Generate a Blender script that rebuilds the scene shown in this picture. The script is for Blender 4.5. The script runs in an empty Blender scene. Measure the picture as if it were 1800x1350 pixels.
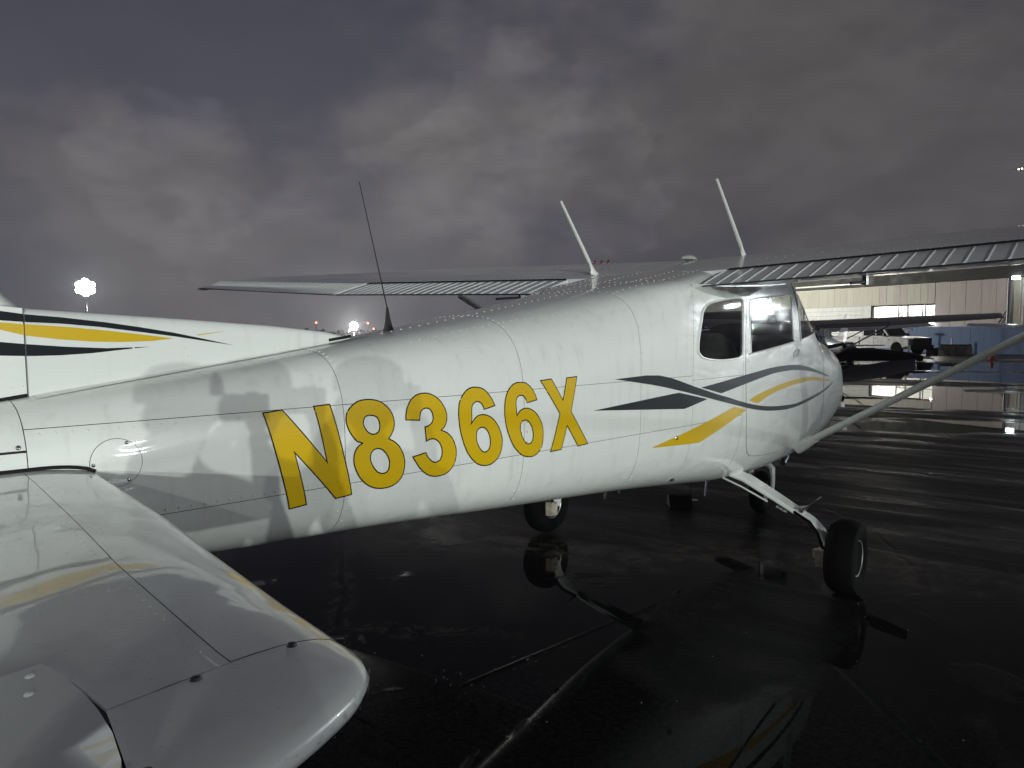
import bpy, bmesh, math, random
import numpy as np
from mathutils import Vector, Matrix
from mathutils.geometry import delaunay_2d_cdt
random.seed(7); rng=np.random.RandomState(11)
SC=bpy.context.scene; COL=SC.collection
R=math.radians

# ------------------------------------------------------------------ camera
CAM=Vector((-5.938,-2.222,1.545))
yaw,pit,rol=R(39.081),R(-3.975),R(-0.321)
fw=Vector((math.cos(pit)*math.cos(yaw),math.cos(pit)*math.sin(yaw),math.sin(pit)))
rt=Vector((math.sin(yaw),-math.cos(yaw),0)); up=rt.cross(fw)
rt2=rt*math.cos(rol)+up*math.sin(rol); up2=up*math.cos(rol)-rt*math.sin(rol)
cam=bpy.data.cameras.new('camera'); co=bpy.data.objects.new('camera',cam); COL.objects.link(co)
m=Matrix((rt2,up2,-fw)).transposed().to_4x4(); m.translation=CAM; co.matrix_world=m
cam.sensor_width=36; cam.lens=1276.6/1800*36; cam.clip_start=0.02; cam.clip_end=4000
SC.camera=co

# ------------------------------------------------------------------ render / exposure
SC.render.engine='CYCLES'
SC.cycles.use_denoising=True
SC.cycles.max_bounces=8; SC.cycles.transparent_max_bounces=16
SC.cycles.sample_clamp_indirect=4.0
SC.cycles.caustics_reflective=False; SC.cycles.caustics_refractive=False
SC.view_settings.view_transform='Standard'; SC.view_settings.look='None'
SC.view_settings.exposure=0.0; SC.view_settings.gamma=1.0; SC.view_settings.use_curve_mapping=False

# ------------------------------------------------------------------ node helpers
class NT:
    def __init__(s,t): s.t=t; s.t.nodes.clear()
    def n(s,typ,**kw):
        o=s.t.nodes.new(typ)
        for k,v in kw.items():
            if k in o.inputs.keys() if isinstance(k,str) else False: pass
            setattr(o,k,v)
        return o
    def l(s,a,b): s.t.links.new(a,b)
    def val(s,inp,v):
        if hasattr(v,'is_linked') or hasattr(v,'links'): s.l(v,inp)
        else: inp.default_value=v
    def math(s,op,a,b=0.0,c=None,clamp=False):
        o=s.n('ShaderNodeMath',operation=op,use_clamp=clamp); s.val(o.inputs[0],a); s.val(o.inputs[1],b)
        if c is not None: s.val(o.inputs[2],c)
        return o.outputs[0]
    def vmath(s,op,a,b=(0,0,0),scale=None):
        o=s.n('ShaderNodeVectorMath',operation=op); s.val(o.inputs[0],a)
        if op not in('NORMALIZE','LENGTH','SCALE'): s.val(o.inputs[1],b)
        if scale is not None: s.val(o.inputs['Scale'],scale)
        return o.outputs['Value'] if op in('DOT_PRODUCT','LENGTH','DISTANCE') else o.outputs[0]
    def noise(s,vec,scale,detail=4,rough=.5,dist=0.0):
        o=s.n('ShaderNodeTexNoise'); s.l(vec,o.inputs['Vector']); o.inputs['Scale'].default_value=scale
        o.inputs['Detail'].default_value=detail; o.inputs['Roughness'].default_value=rough; o.inputs['Distortion'].default_value=dist
        return o.outputs['Fac']
    def ss(s,v,a,b,lo=0.0,hi=1.0):
        o=s.n('ShaderNodeMapRange',interpolation_type='SMOOTHSTEP'); s.val(o.inputs[0],v)
        o.inputs[1].default_value=a;o.inputs[2].default_value=b;o.inputs[3].default_value=lo;o.inputs[4].default_value=hi
        return o.outputs[0]
    def mix(s,f,a,b):
        o=s.n('ShaderNodeMix',data_type='RGBA'); s.val(o.inputs[0],f); s.val(o.inputs[6],a); s.val(o.inputs[7],b)
        return o.outputs[2]
    def bump(s,h,strength,dist):
        o=s.n('ShaderNodeBump'); s.l(h,o.inputs['Height']); o.inputs['Strength'].default_value=strength; o.inputs['Distance'].default_value=dist
        return o.outputs[0]
def srgb(r,g,b,k=1.0):
    f=lambda c:(c/12.92 if c<=.04045 else ((c+.055)/1.055)**2.4)
    return (f(r/255)*k,f(g/255)*k,f(b/255)*k,1)

# ------------------------------------------------------------------ night sky with low cloud lit by the city
W=bpy.data.worlds.new('World'); SC.world=W; W.use_nodes=True
T=NT(W.node_tree)
tc=T.n('ShaderNodeTexCoord').outputs['Generated']
sep=T.n('ShaderNodeSeparateXYZ'); T.l(tc,sep.inputs[0])
zc=T.math('MAXIMUM',sep.outputs[2],0.0)
den=T.math('ADD',zc,0.22)
cv=T.n('ShaderNodeCombineXYZ'); T.l(T.math('DIVIDE',sep.outputs[0],den),cv.inputs[0]); T.l(T.math('DIVIDE',sep.outputs[1],den),cv.inputs[1]); T.l(T.math('MULTIPLY',zc,2.2),cv.inputs[2])
hv=T.n('ShaderNodeMapping'); T.l(tc,hv.inputs[0]); hv.inputs['Scale'].default_value=(1.0,1.0,1.9); hv=hv.outputs[0]
n1=T.noise(hv,2.6,9,.55,.2)
n2=T.noise(hv,6.0,9,.55,.25)
n3=T.noise(hv,12.0,8,.55,.2)
nn=T.math('ADD',T.math('MULTIPLY',n1,.42),T.math('ADD',T.math('MULTIPLY',n2,.30),T.math('MULTIPLY',n3,.28)))
# cloud masses and gaps: (direction, angular size, weight)
BLOBS=[((.743,.601,.296),.16,.13),((.689,.681,.249),.15,.12),((.80,.54,.22),.16,.10),((.462,.868,.181),.17,.10),((.351,.911,.214),.14,.06),
       ((.436,.89,.132),.20,.08),((.876,.467,.16),.16,.07),((.667,.736,.14),.18,.08),((.944,.24,.225),.32,.12),((.867,.351,.355),.25,.10),((.95,.12,.30),.32,.12),
       ((.299,.893,.337),.15,-.17),((.52,.791,.34),.15,-.15),((.40,.86,.31),.12,-.12),((.795,.595,.105),.11,-.13),((.876,.467,.100),.12,-.16),((.93,.36,.115),.10,-.10),((.86,.42,.26),.07,-.05)]
dens=nn
dn=T.n('ShaderNodeTexNoise'); T.l(tc,dn.inputs['Vector']); dn.inputs['Scale'].default_value=6; dn.inputs['Detail'].default_value=5
nd=T.vmath('ADD',tc,T.vmath('SCALE',T.vmath('SUBTRACT',dn.outputs['Color'],(.5,.5,.5)),scale=.22))
for d,r,wt in BLOBS:
    q=T.vmath('DISTANCE',nd,d)
    dens=T.math('ADD',dens,T.math('MULTIPLY',T.ss(q,r*1.25,0.0),wt))
cl=T.ss(dens,.38,.70)
puff=T.ss(T.noise(hv,9.0,9,.56,.3),.34,.70)
shade=T.math('MULTIPLY_ADD',T.math('MULTIPLY',puff,T.math('MULTIPLY_ADD',cl,.7,.3)),.22,.87)
gap=srgb(77,77,91); cld=srgb(107,104,105)
colr=T.mix(cl,gap,cld)
# city glow: warmer and lighter towards the horizon
glow=T.ss(zc,.42,0.0)
colr=T.mix(T.math('MULTIPLY',glow,.42),colr,srgb(119,116,119))
cn=T.noise(hv,5.0,11,.55,.25)
d2=T.math('MULTIPLY',cn,.55)
for d,r,wt in[((.743,.601,.296),.13,.20),((.78,.57,.22),.17,.22),((.69,.69,.21),.12,.18),((.47,.865,.165),.17,.17),((.36,.91,.19),.12,.12),((.85,.49,.19),.10,.16),((.60,.78,.15),.12,.14),((.93,.30,.23),.10,.10)]:
    d2=T.math('ADD',d2,T.math('MULTIPLY',T.ss(T.vmath('DISTANCE',nd,d),r*1.3,0.0),wt))
cum=T.ss(d2,.405,.455)
lit=T.math('MULTIPLY_ADD',T.math('MULTIPLY',cum,T.ss(T.noise(hv,11.0,10,.58,.3),.32,.70)),.26,.95)
shade=T.math('MULTIPLY',shade,lit)
right=T.ss(T.vmath('DISTANCE',nd,(.96,.12,.26)),.62,.20)
shade=T.math('MULTIPLY',shade,T.math('SUBTRACT',1.0,T.math('MULTIPLY',right,.30)))
hs=T.vmath('SCALE',colr,scale=T.math('MULTIPLY',shade,T.ss(zc,.30,.90,1.0,.37)))
bg=T.n('ShaderNodeBackground'); T.l(hs,bg.inputs[0]); bg.inputs[1].default_value=0.94
ow=T.n('ShaderNodeOutputWorld'); T.l(bg.outputs[0],ow.inputs[0])
for nod in list(W.node_tree.nodes):
    if nod.type not in('OUTPUT_WORLD',) and not any(o.is_linked for o in nod.outputs): W.node_tree.nodes.remove(nod)

# ------------------------------------------------------------------ object helpers
def new_empty(name,loc=(0,0,0),rz=0.0,label=None,cat=None,group=None):
    o=bpy.data.objects.new(name,None); COL.objects.link(o); o.location=loc; o.rotation_euler=(0,0,rz); o.empty_display_size=.1
    tag(o,label,cat,group); return o
def tag(o,label=None,cat=None,group=None,kind=None):
    if label: o['label']=label
    if cat: o['category']=cat
    if group: o['group']=group
    if kind: o['kind']=kind
    return o
def link_mesh(name,me,mat=None,parent=None):
    if mat is not None and not me.materials: me.materials.append(mat)
    o=bpy.data.objects.new(name,me); COL.objects.link(o)
    if parent is not None: o.parent=parent
    return o
def mesh(name,V,F,mat=None,parent=None,angle=40,normals=None):
    me=bpy.data.meshes.new(name); me.from_pydata([tuple(map(float,v)) for v in V],[],[tuple(map(int,f)) for f in F]); me.update()
    if angle is not None:
        me.shade_smooth()
        if normals is None: me.set_sharp_from_angle(angle=R(angle))
    if normals is not None: me.normals_split_custom_set_from_vertices([tuple(map(float,n)) for n in normals])
    return link_mesh(name,me,mat,parent)
class MB:
    def __init__(s): s.V=[]; s.F=[]
    def add(s,V,F):
        b=len(s.V); s.V+= [tuple(map(float,v)) for v in V]; s.F+=[tuple(b+int(i) for i in f) for f in F]; return s
    def box(s,c,d,M=None):
        x,y,z=[k/2 for k in d]; P=[Vector((sx*x,sy*y,sz*z)) for sx in(-1,1) for sy in(-1,1) for sz in(-1,1)]
        if M is not None: P=[M@p for p in P]
        P=[p+Vector(c) for p in P]
        return s.add(P,[(0,1,3,2),(4,6,7,5),(0,4,5,1),(2,3,7,6),(0,2,6,4),(1,5,7,3)])
    def prism(s,poly,a,b):   # poly: list of 3D points, swept by vector a->b offsets
        n=len(poly); P=[Vector(p)+Vector(a) for p in poly]+[Vector(p)+Vector(b) for p in poly]
        return s.add(P,[tuple(range(n))[::-1],tuple(range(n,2*n))]+[(i,(i+1)%n,n+(i+1)%n,n+i) for i in range(n)])
    def tube(s,pts,r,seg=8,caps=True):
        pts=[Vector(p) for p in pts]; n=len(pts); rr=r if hasattr(r,'__len__') else [r]*n
        V=[];pv=None
        for i,p in enumerate(pts):
            t=(pts[min(i+1,n-1)]-pts[max(i-1,0)]).normalized()
            if pv is None: pv=t.orthogonal().normalized()
            a=(pv-t*pv.dot(t)).normalized(); pv=a; b=t.cross(a)
            V+=[p+(a*math.cos(k*2*math.pi/seg)+b*math.sin(k*2*math.pi/seg))*rr[i] for k in range(seg)]
        F=[(i*seg+k,i*seg+(k+1)%seg,(i+1)*seg+(k+1)%seg,(i+1)*seg+k) for i in range(n-1) for k in range(seg)]
        if caps: F+=[tuple(range(seg))[::-1],tuple((n-1)*seg+k for k in range(seg))]
        return s.add(V,F)
    def lathe(s,prof,c=(0,0,0),axis='z',seg=24):   # prof: (r,h)
        V=[];n=len(prof)
        for r,h in prof:
            for k in range(seg):
                a=k*2*math.pi/seg; x,y=r*math.cos(a),r*math.sin(a)
                V.append({'z':(x,y,h),'y':(x,h,y),'x':(h,x,y)}[axis])
        V=[(v[0]+c[0],v[1]+c[1],v[2]+c[2]) for v in V]
        F=[(i*seg+k,i*seg+(k+1)%seg,(i+1)*seg+(k+1)%seg,(i+1)*seg+k) for i in range(n-1) for k in range(seg)]
        if prof[0][0]>1e-5: F.append(tuple(range(seg))[::-1])
        if prof[-1][0]>1e-5: F.append(tuple((n-1)*seg+k for k in range(seg)))
        return s.add(V,F)
    def loft(s,rings,caps=True,close=True):
        n=len(rings[0]);V=[p for r in rings for p in r]; m=n if close else n-1
        F=[(i*n+k,i*n+(k+1)%n,(i+1)*n+(k+1)%n,(i+1)*n+k) for i in range(len(rings)-1) for k in range(m)]
        if caps: F+=[tuple(range(n))[::-1],tuple((len(rings)-1)*n+k for k in range(n))]
        return s.add(V,F)
    def dome(s,p,nrm,r,h,seg=8):
        nrm=Vector(nrm).normalized(); a=nrm.orthogonal().normalized(); b=nrm.cross(a); p=Vector(p); V=[]
        for rr,hh in((1,0),(.72,.72)):
            V+=[p+(a*math.cos(k*2*math.pi/seg)+b*math.sin(k*2*math.pi/seg))*r*rr+nrm*h*hh for k in range(seg)]
        V.append(p+nrm*h)
        return s.add(V,[(k,(k+1)%seg,seg+(k+1)%seg,seg+k) for k in range(seg)]+[(seg+k,seg+(k+1)%seg,2*seg) for k in range(seg)])
    def build(s,name,mat,parent=None,angle=40,fix=True):
        o=mesh(name,s.V,s.F,mat,parent,None)
        me=o.data
        if fix:
            bm=bmesh.new(); bm.from_mesh(me); bmesh.ops.recalc_face_normals(bm,faces=bm.faces); bm.to_mesh(me); bm.free()
        if angle is not None:
            me.shade_smooth(); me.set_sharp_from_angle(angle=R(angle))
        return o
def children(o): return [c for c in o.children]
def copy_tree(o,parent=None,skip=()):
    c=o.copy(); COL.objects.link(c); c.parent=parent
    for ch in children(o):
        if ch.name.split('.')[0] in skip: continue
        copy_tree(ch,c,skip)
    return c

# ------------------------------------------------------------------ materials
def mat(name,col,rough=.5,metal=0.0,coat=0.0,spec=.5,emit=None,estr=0.0,noise=None,bump=None,ior=1.45,coatr=.03):
    M=bpy.data.materials.new(name); M.use_nodes=True; t=NT(M.node_tree)
    b=t.n('ShaderNodeBsdfPrincipled'); o=t.n('ShaderNodeOutputMaterial'); t.l(b.outputs[0],o.inputs[0])
    col=tuple(col)+((1,) if len(col)==3 else ())
    b.inputs['Base Color'].default_value=col; b.inputs['Roughness'].default_value=rough; b.inputs['Metallic'].default_value=metal
    b.inputs['Coat Weight'].default_value=coat; b.inputs['Coat Roughness'].default_value=coatr; b.inputs['Specular IOR Level'].default_value=spec; b.inputs['IOR'].default_value=ior
    tcn=t.n('ShaderNodeTexCoord').outputs['Object']
    if emit is not None: b.inputs['Emission Color'].default_value=tuple(emit)+(1,); b.inputs['Emission Strength'].default_value=estr
    if noise:   # (scale, amount)
        f=t.noise(tcn,noise[0],6,.6); k=t.ss(f,.3,.7,1-noise[1],1+noise[1]*.6)
        t.l(t.vmath('SCALE',col[:3],scale=k),b.inputs['Base Color'])
        rr=t.ss(f,.3,.7,rough*.8,min(1,rough*1.25)); t.l(rr,b.inputs['Roughness'])
    if bump: t.l(t.bump(t.noise(tcn,bump[0],5,.6),bump[1],bump[2]),b.inputs['Normal'])
    return M
def paint(name,col,inside=(.045,.045,.05),bumpk=1.0,rough=.32,coat=.7):
    M=bpy.data.materials.new(name); M.use_nodes=True; t=NT(M.node_tree)
    b=t.n('ShaderNodeBsdfPrincipled'); o=t.n('ShaderNodeOutputMaterial')
    tcn=t.n('ShaderNodeTexCoord').outputs['Object']
    # faint grime: streaks that run down the skin and specks
    mp=t.n('ShaderNodeMapping'); t.l(tcn,mp.inputs[0]); mp.inputs['Scale'].default_value=(9,9,1.1)
    st=t.noise(mp.outputs[0],2.2,6,.65); dirt=t.ss(st,.48,.80,0,.22)
    gr=t.noise(tcn,42,4,.7); dirt=t.math('ADD',dirt,t.ss(gr,.62,.85,0,.10))
    c=t.mix(dirt,tuple(col)+(1,),(.28,.27,.24,1)); t.l(c,b.inputs['Base Color'])
    b.inputs['Roughness'].default_value=rough; b.inputs['Coat Weight'].default_value=coat; b.inputs['Coat Roughness'].default_value=.035
    mp2=t.n('ShaderNodeMapping'); t.l(tcn,mp2.inputs[0]); mp2.inputs['Scale'].default_value=(1.0,1.0,2.4)
    h=t.math('ADD',t.math('MULTIPLY',t.noise(mp2.outputs[0],2.6,2,.4,.5),1.35),t.math('MULTIPLY',t.noise(tcn,9,2,.5),.09))
    t.l(t.bump(h,.36*bumpk,.020),b.inputs['Coat Normal']); t.l(t.bump(h,.30*bumpk,.018),b.inputs['Normal'])
    ins=t.n('ShaderNodeBsdfDiffuse'); ins.inputs[0].default_value=tuple(inside)+(1,)
    geo=t.n('ShaderNodeNewGeometry'); mx=t.n('ShaderNodeMixShader'); t.l(geo.outputs['Backfacing'],mx.inputs[0]); t.l(b.outputs[0],mx.inputs[1]); t.l(ins.outputs[0],mx.inputs[2])
    t.l(mx.outputs[0],o.inputs[0]); return M
def glass(name,tint=(.55,.58,.58),rough=.02,bumpk=0.0,base=.05):
    M=bpy.data.materials.new(name); M.use_nodes=True; t=NT(M.node_tree); o=t.n('ShaderNodeOutputMaterial')
    tr=t.n('ShaderNodeBsdfTransparent'); tr.inputs[0].default_value=tuple(tint)+(1,)
    gl=t.n('ShaderNodeBsdfGlossy');lw=t.n('ShaderNodeLayerWeight'); gl.inputs['Roughness'].default_value=rough; gl.inputs[0].default_value=(1,1,1,1)
    f=t.math('MULTIPLY_ADD',t.math('POWER',lw.outputs['Facing'],5.0),.93-base,base)
    tcn=t.n('ShaderNodeTexCoord').outputs['Object']
    if bumpk:
        h=t.math('ADD',t.noise(tcn,5,3,.5),t.math('MULTIPLY',t.noise(tcn,170,3,.6),.10)); nb=t.bump(h,bumpk,.012); t.l(nb,gl.inputs['Normal'])
    mx=t.n('ShaderNodeMixShader'); t.l(f,mx.inputs[0]); t.l(tr.outputs[0],mx.inputs[1]); t.l(gl.outputs[0],mx.inputs[2]); t.l(mx.outputs[0],o.inputs[0]); return M
M_white=paint('white_paint',(.74,.755,.735))
M_stab=paint('white_paint_tail',(.74,.755,.745),bumpk=.8,rough=.3)
M_wing=paint('white_paint_wing',(.72,.725,.73),bumpk=.5,rough=.28)
M_gold=mat('gold_vinyl',srgb(206,170,20)[:3],.32,coat=.35)
M_black=mat('black_vinyl',(.010,.010,.011),.3,coat=.3)
M_navy=mat('navy_vinyl',(.009,.0115,.015),.5,coat=.06,spec=.25)
M_rubber=mat('rubber',(.005,.005,.005),.9,spec=.06,noise=(30,.3))
M_seal=mat('seal',(.006,.006,.006),.6)
M_metal=mat('bare_metal',(.55,.55,.56),.28,1.0)
M_dmetal=mat('dark_metal',(.10,.10,.11),.4,.8)
M_screw=mat('screw_metal',(.32,.32,.33),.22,1.0)
M_trim=mat('cabin_trim',(.030,.030,.033),.8,noise=(8,.3))
M_seat=mat('seat_cloth',(.045,.043,.045),.85,noise=(20,.3))
M_glass=glass('window_glass',(.84,.86,.85),.03,.045)
M_wetglass=glass('wet_door_glass',(.72,.75,.78),.07,.40,.07)
M_redlens=mat('red_lens',(.14,.006,.006),.35)
M_grnlens=mat('green_lens',(.02,.25,.05),.15)
M_whiteplastic=mat('white_plastic',(.72,.72,.68),.35)
M_drop=bpy.data.materials.new('water_drop'); M_drop.use_nodes=True
_t=NT(M_drop.node_tree); _o=_t.n('ShaderNodeOutputMaterial'); _a=_t.n('ShaderNodeBsdfTransparent'); _a.inputs[0].default_value=(.93,.94,.95,1); _g=_t.n('ShaderNodeBsdfGlossy'); _g.inputs['Roughness'].default_value=.03
_f=_t.n('ShaderNodeLayerWeight'); _m=_t.n('ShaderNodeMixShader'); _t.l(_t.math('MULTIPLY_ADD',_t.math('POWER',_f.outputs['Facing'],4.0),.9,.04),_m.inputs[0]); _t.l(_a.outputs[0],_m.inputs[1]); _t.l(_g.outputs[0],_m.inputs[2]); _t.l(_m.outputs[0],_o.inputs[0])
def emis(name,col,s):
    return mat(name,(.8,.8,.8),.4,emit=col,estr=s)
M_lampW=emis('floodlight_lens',(.86,.94,1.0),24)
M_lampF=emis('far_light_lens',(1.0,.98,.92),120)
M_lampR=emis('red_signal_lens',(1.0,.12,.06),12)
M_lampY=emis('warm_lens',(1.0,.85,.6),12)
# lamp strengths (watts), haze density
KEY=[6400,6000,4700,1500]; FILL=2600; FWD=4600; HANG=8600; MASTW=42000; TOWERW=80000; HAZE=.00028
# ------------------------------------------------------------------ ground: wet asphalt apron with standing water
def ground_material():
    M=bpy.data.materials.new('wet_asphalt'); M.use_nodes=True; t=NT(M.node_tree)
    b=t.n('ShaderNodeBsdfPrincipled'); o=t.n('ShaderNodeOutputMaterial'); t.l(b.outputs[0],o.inputs[0])
    P=t.n('ShaderNodeTexCoord').outputs['Object']
    ax=t.vmath('DOT_PRODUCT',P,(math.cos(R(20)),math.sin(R(20)),0))
    st=t.n('ShaderNodeMapping'); t.l(P,st.inputs[0]); st.inputs['Rotation'].default_value=(0,0,R(-20)); st.inputs['Scale'].default_value=(1.0,.30,1)
    big=t.noise(st.outputs[0],.16,5,.55,.4); med=t.noise(P,.55,5,.55,.3)
    wob=t.math('MULTIPLY',t.math('SUBTRACT',med,.5),2.6)
    axw=t.math('ADD',ax,wob)
    near=t.ss(axw,-.9,-1.5)                       # the puddle the aircraft stands in
    far=t.math('MULTIPLY',t.ss(axw,5.6,6.6),t.ss(axw,44,30))
    patch=t.ss(big,.60,.54)                       # dry humps inside the far puddle
    far=t.math('MULTIPLY',far,patch)
    midp=t.ss(t.noise(st.outputs[0],.55,4,.5,.5),.60,.66)
    hump=t.ss(t.noise(P,1.15,4,.55,.6),.60,.68)
    near=t.math('MULTIPLY',near,t.math('SUBTRACT',1.0,t.math('MULTIPLY',hump,.75)))
    q=t.vmath('SUBTRACT',P,(-2.15,-.84,0)); mp3=t.n('ShaderNodeMapping'); t.l(q,mp3.inputs[0]); mp3.inputs['Rotation'].default_value=(0,0,R(4)); mp3.inputs['Scale'].default_value=(.76,1.75,1)
    dry1=t.ss(t.math('ADD',t.vmath('LENGTH',mp3.outputs[0]),t.math('MULTIPLY',t.math('SUBTRACT',t.noise(P,1.7,5,.6),.5),.9)),1.0,.62)
    near=t.math('MULTIPLY',near,t.math('SUBTRACT',1.0,dry1))
    rim=t.math('MULTIPLY',t.ss(axw,-1.75,-1.25),t.ss(axw,-.55,-1.0))
    rim=t.math('MULTIPLY',rim,t.ss(t.noise(P,6.5,6,.7),.40,.62))
    streak=t.n('ShaderNodeMapping'); t.l(P,streak.inputs[0]); streak.inputs['Rotation'].default_value=(0,0,R(-24)); streak.inputs['Scale'].default_value=(2.2,.30,1)
    stk=t.ss(t.noise(streak.outputs[0],.9,6,.62,.4),.42,.66)
    pud=t.math('MAXIMUM',t.math('MAXIMUM',near,far),t.math('MULTIPLY',midp,.85),clamp=True)
    grain=t.noise(P,95,5,.7); agg=t.noise(P,38,4,.6)
    crack=t.n('ShaderNodeTexVoronoi',feature='DISTANCE_TO_EDGE'); crack.inputs['Scale'].default_value=.42
    dw=t.vmath('ADD',P,t.vmath('SCALE',t.noise(P,1.3,5,.65),scale=.9)); t.l(dw,crack.inputs['Vector'])
    ck=t.ss(crack.outputs[0],.010,.003)
    ck=t.math('MULTIPLY',ck,t.ss(t.noise(P,.33,3),.45,.58))
    base=t.mix(t.ss(agg,.3,.7),(.0045,.0045,.0050,1),(.0110,.0108,.0110,1))
    base=t.mix(t.math('MULTIPLY',t.ss(t.noise(P,2.3,6,.7),.55,.75),t.math('SUBTRACT',1.0,pud)),base,(.030,.027,.024,1))
    ckw=t.math('MULTIPLY',t.ss(crack.outputs[0],.045,.012),t.ss(t.noise(P,.33,3),.45,.58)); base=t.mix(t.math('MULTIPLY',t.math('MULTIPLY',ckw,t.ss(t.noise(P,9,4,.7),.4,.65)),.7),base,(.045,.040,.034,1)); base=t.mix(t.math('MULTIPLY',ck,.8),base,(.003,.003,.003,1))
    t.l(base,b.inputs['Base Color'])
    base=t.mix(t.math('MULTIPLY',rim,.8),base,(.060,.052,.043,1)); t.l(base,b.inputs['Base Color'])
    rough=t.math('SUBTRACT',t.ss(pud,0,1,.50,.012),t.math('MULTIPLY',t.math('MULTIPLY',stk,t.math('SUBTRACT',1.0,pud)),.27)); t.l(rough,b.inputs['Roughness'])
    b.inputs['IOR'].default_value=1.125; b.inputs['Specular IOR Level'].default_value=.5
    h=t.math('ADD',t.math('MULTIPLY',grain,.6),t.math('MULTIPLY',agg,.6)); h=t.math('SUBTRACT',h,t.math('MULTIPLY',ck,2.0))
    dry=t.math('SUBTRACT',1.0,pud)
    hh=t.math('ADD',t.math('MULTIPLY',h,t.math('MULTIPLY',dry,dry)),t.math('MULTIPLY',t.noise(P,1.6,2,.5),.05))
    bp=t.n('ShaderNodeBump'); t.l(hh,bp.inputs['Height']); bp.inputs['Strength'].default_value=.35; bp.inputs['Distance'].default_value=.012
    t.l(bp.outputs[0],b.inputs['Normal']); return M
gm=ground_material()
S_=430
tag(mesh('apron',[(60-S_,60-S_,0),(60+S_,60-S_,0),(60+S_,60+S_,0),(60-S_,60+S_,0)],[(0,1,2,3)],gm,None,None),kind='structure')

# loose wet stones and grit on the apron; clusters added to catch lamp glints
mb=MB()
def stone(x,y,r,e=1.0,a=0.0):
    n=6; V=[];F=[]
    M=Matrix.Rotation(a,3,'Z')
    for ph,zz in((0.0,0.0),(.55,.5)):
        for k in range(n):
            an=k*2*math.pi/n+random.uniform(-.2,.2); rr=r*math.cos(ph)*random.uniform(.8,1.15)
            p=M@Vector((rr*math.cos(an)*e,rr*math.sin(an),0)); V.append((x+p.x,y+p.y,r*math.sin(ph)*random.uniform(.8,1.2)))
    V.append((x,y,r*.75)); F=[(k,(k+1)%n,n+(k+1)%n,n+k) for k in range(n)]+[(n+k,n+(k+1)%n,2*n) for k in range(n)]
    mb.add(V,F)
for cx,cy,n,sp,rr,e,a in [(-3.765,.423,10,.05,.008,1.6,.9),(-3.693,-.031,12,.06,.007,3,.9),(-3.33,-.16,12,.05,.007,2.2,.2),(-3.055,-.199,7,.03,.006,2,.2),(-1.856,-1.343,4,.02,.006,1.5,0),(-2.41,-1.41,4,.03,.005,2.5,0),(2.88,-.974,9,.12,.012,1.5,.3),(2.6,-.9,26,.35,.008,1.3,.4),(-2.9,-1.75,3,.02,.005,1,0)]:
    for i in range(n): stone(cx+random.gauss(0,sp),cy+random.gauss(0,sp),rr*random.uniform(.25,.7),e,a+random.uniform(-.2,.2))
for i in range(260):
    stone(random.uniform(-4.5,6),random.uniform(-4,2.2),random.uniform(.002,.006))
M_stone=mat('wet_stone',(.03,.029,.027),.12,coat=1.0,coatr=.02)
tag(mb.build('grit',M_stone,None,25),kind='stuff')

# ------------------------------------------------------------------ hangar across the apron
def metal_sheet(name,col,k=.10):
    M=bpy.data.materials.new(name); M.use_nodes=True; t=NT(M.node_tree)
    b=t.n('ShaderNodeBsdfPrincipled'); o=t.n('ShaderNodeOutputMaterial'); t.l(b.outputs[0],o.inputs[0])
    P=t.n('ShaderNodeTexCoord').outputs['Object']; g=t.n('ShaderNodeNewGeometry').outputs['Position']
    mp=t.n('ShaderNodeMapping'); t.l(g,mp.inputs[0]); mp.inputs['Scale'].default_value=(3.5,3.5,.5)
    f=t.noise(mp.outputs[0],1.6,6,.65); s=t.ss(f,.3,.75,1+k*.35,1-k)
    t.l(t.vmath('SCALE',tuple(col),scale=s),b.inputs['Base Color']); b.inputs['Roughness'].default_value=.55
    return M
M_beige=metal_sheet('sheet_beige',(.47,.455,.385)); M_olive=metal_sheet('sheet_olive',(.445,.43,.36)); M_pink=metal_sheet('sheet_pink',(.45,.40,.38),.10)
M_gryw=metal_sheet('sheet_white',(.62,.64,.62),.15); M_darkroof=mat('roof_dark',(.018,.019,.018),.6,noise=(1.5,.3)); M_blue=metal_sheet('blue_paint',(.075,.13,.25),.2)
M_dkin=mat('hangar_interior',(.012,.012,.013),.8); M_whitewall=mat('lit_room_wall',(.75,.75,.72),.6,noise=(1.2,.12)); M_conc=mat('concrete',(.33,.31,.27),.85,noise=(4,.35))
HG=new_empty('hangar',(58.528,17.72,0),R(-110.435),'long beige metal hangar with dark overhanging roof and a brightly lit doorway','hangar')
def hbox(name,u0,u1,y0,y1,z0,z1,m,parent=HG):
    o=MB().box((0,0,0),(u1-u0,y1-y0,z1-z0)).build(name,m,parent,None); o.location=((u0+u1)/2,(y0+y1)/2,(z0+z1)/2); return o
hbox('fascia',-26,27,-.95,-.75,5.06,6.45,M_darkroof); hbox('soffit',-26,27,-.75,-.06,5.06,5.18,M_darkroof)
MB().add([(-26,-.95,6.46),(27,-.95,6.46),(27,18,9.2),(-26,18,9.2),(-26,-.95,6.60),(27,-.95,6.60),(27,18,9.34),(-26,18,9.34)],[(0,1,2,3),(4,7,6,5),(0,4,5,1),(1,5,6,2),(2,6,7,3),(3,7,4,0)]).build('roof',M_darkroof,HG,None)
hbox('gutter',-.14,5.85,-1.05,-.955,5.22,5.33,M_whiteplastic)
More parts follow.
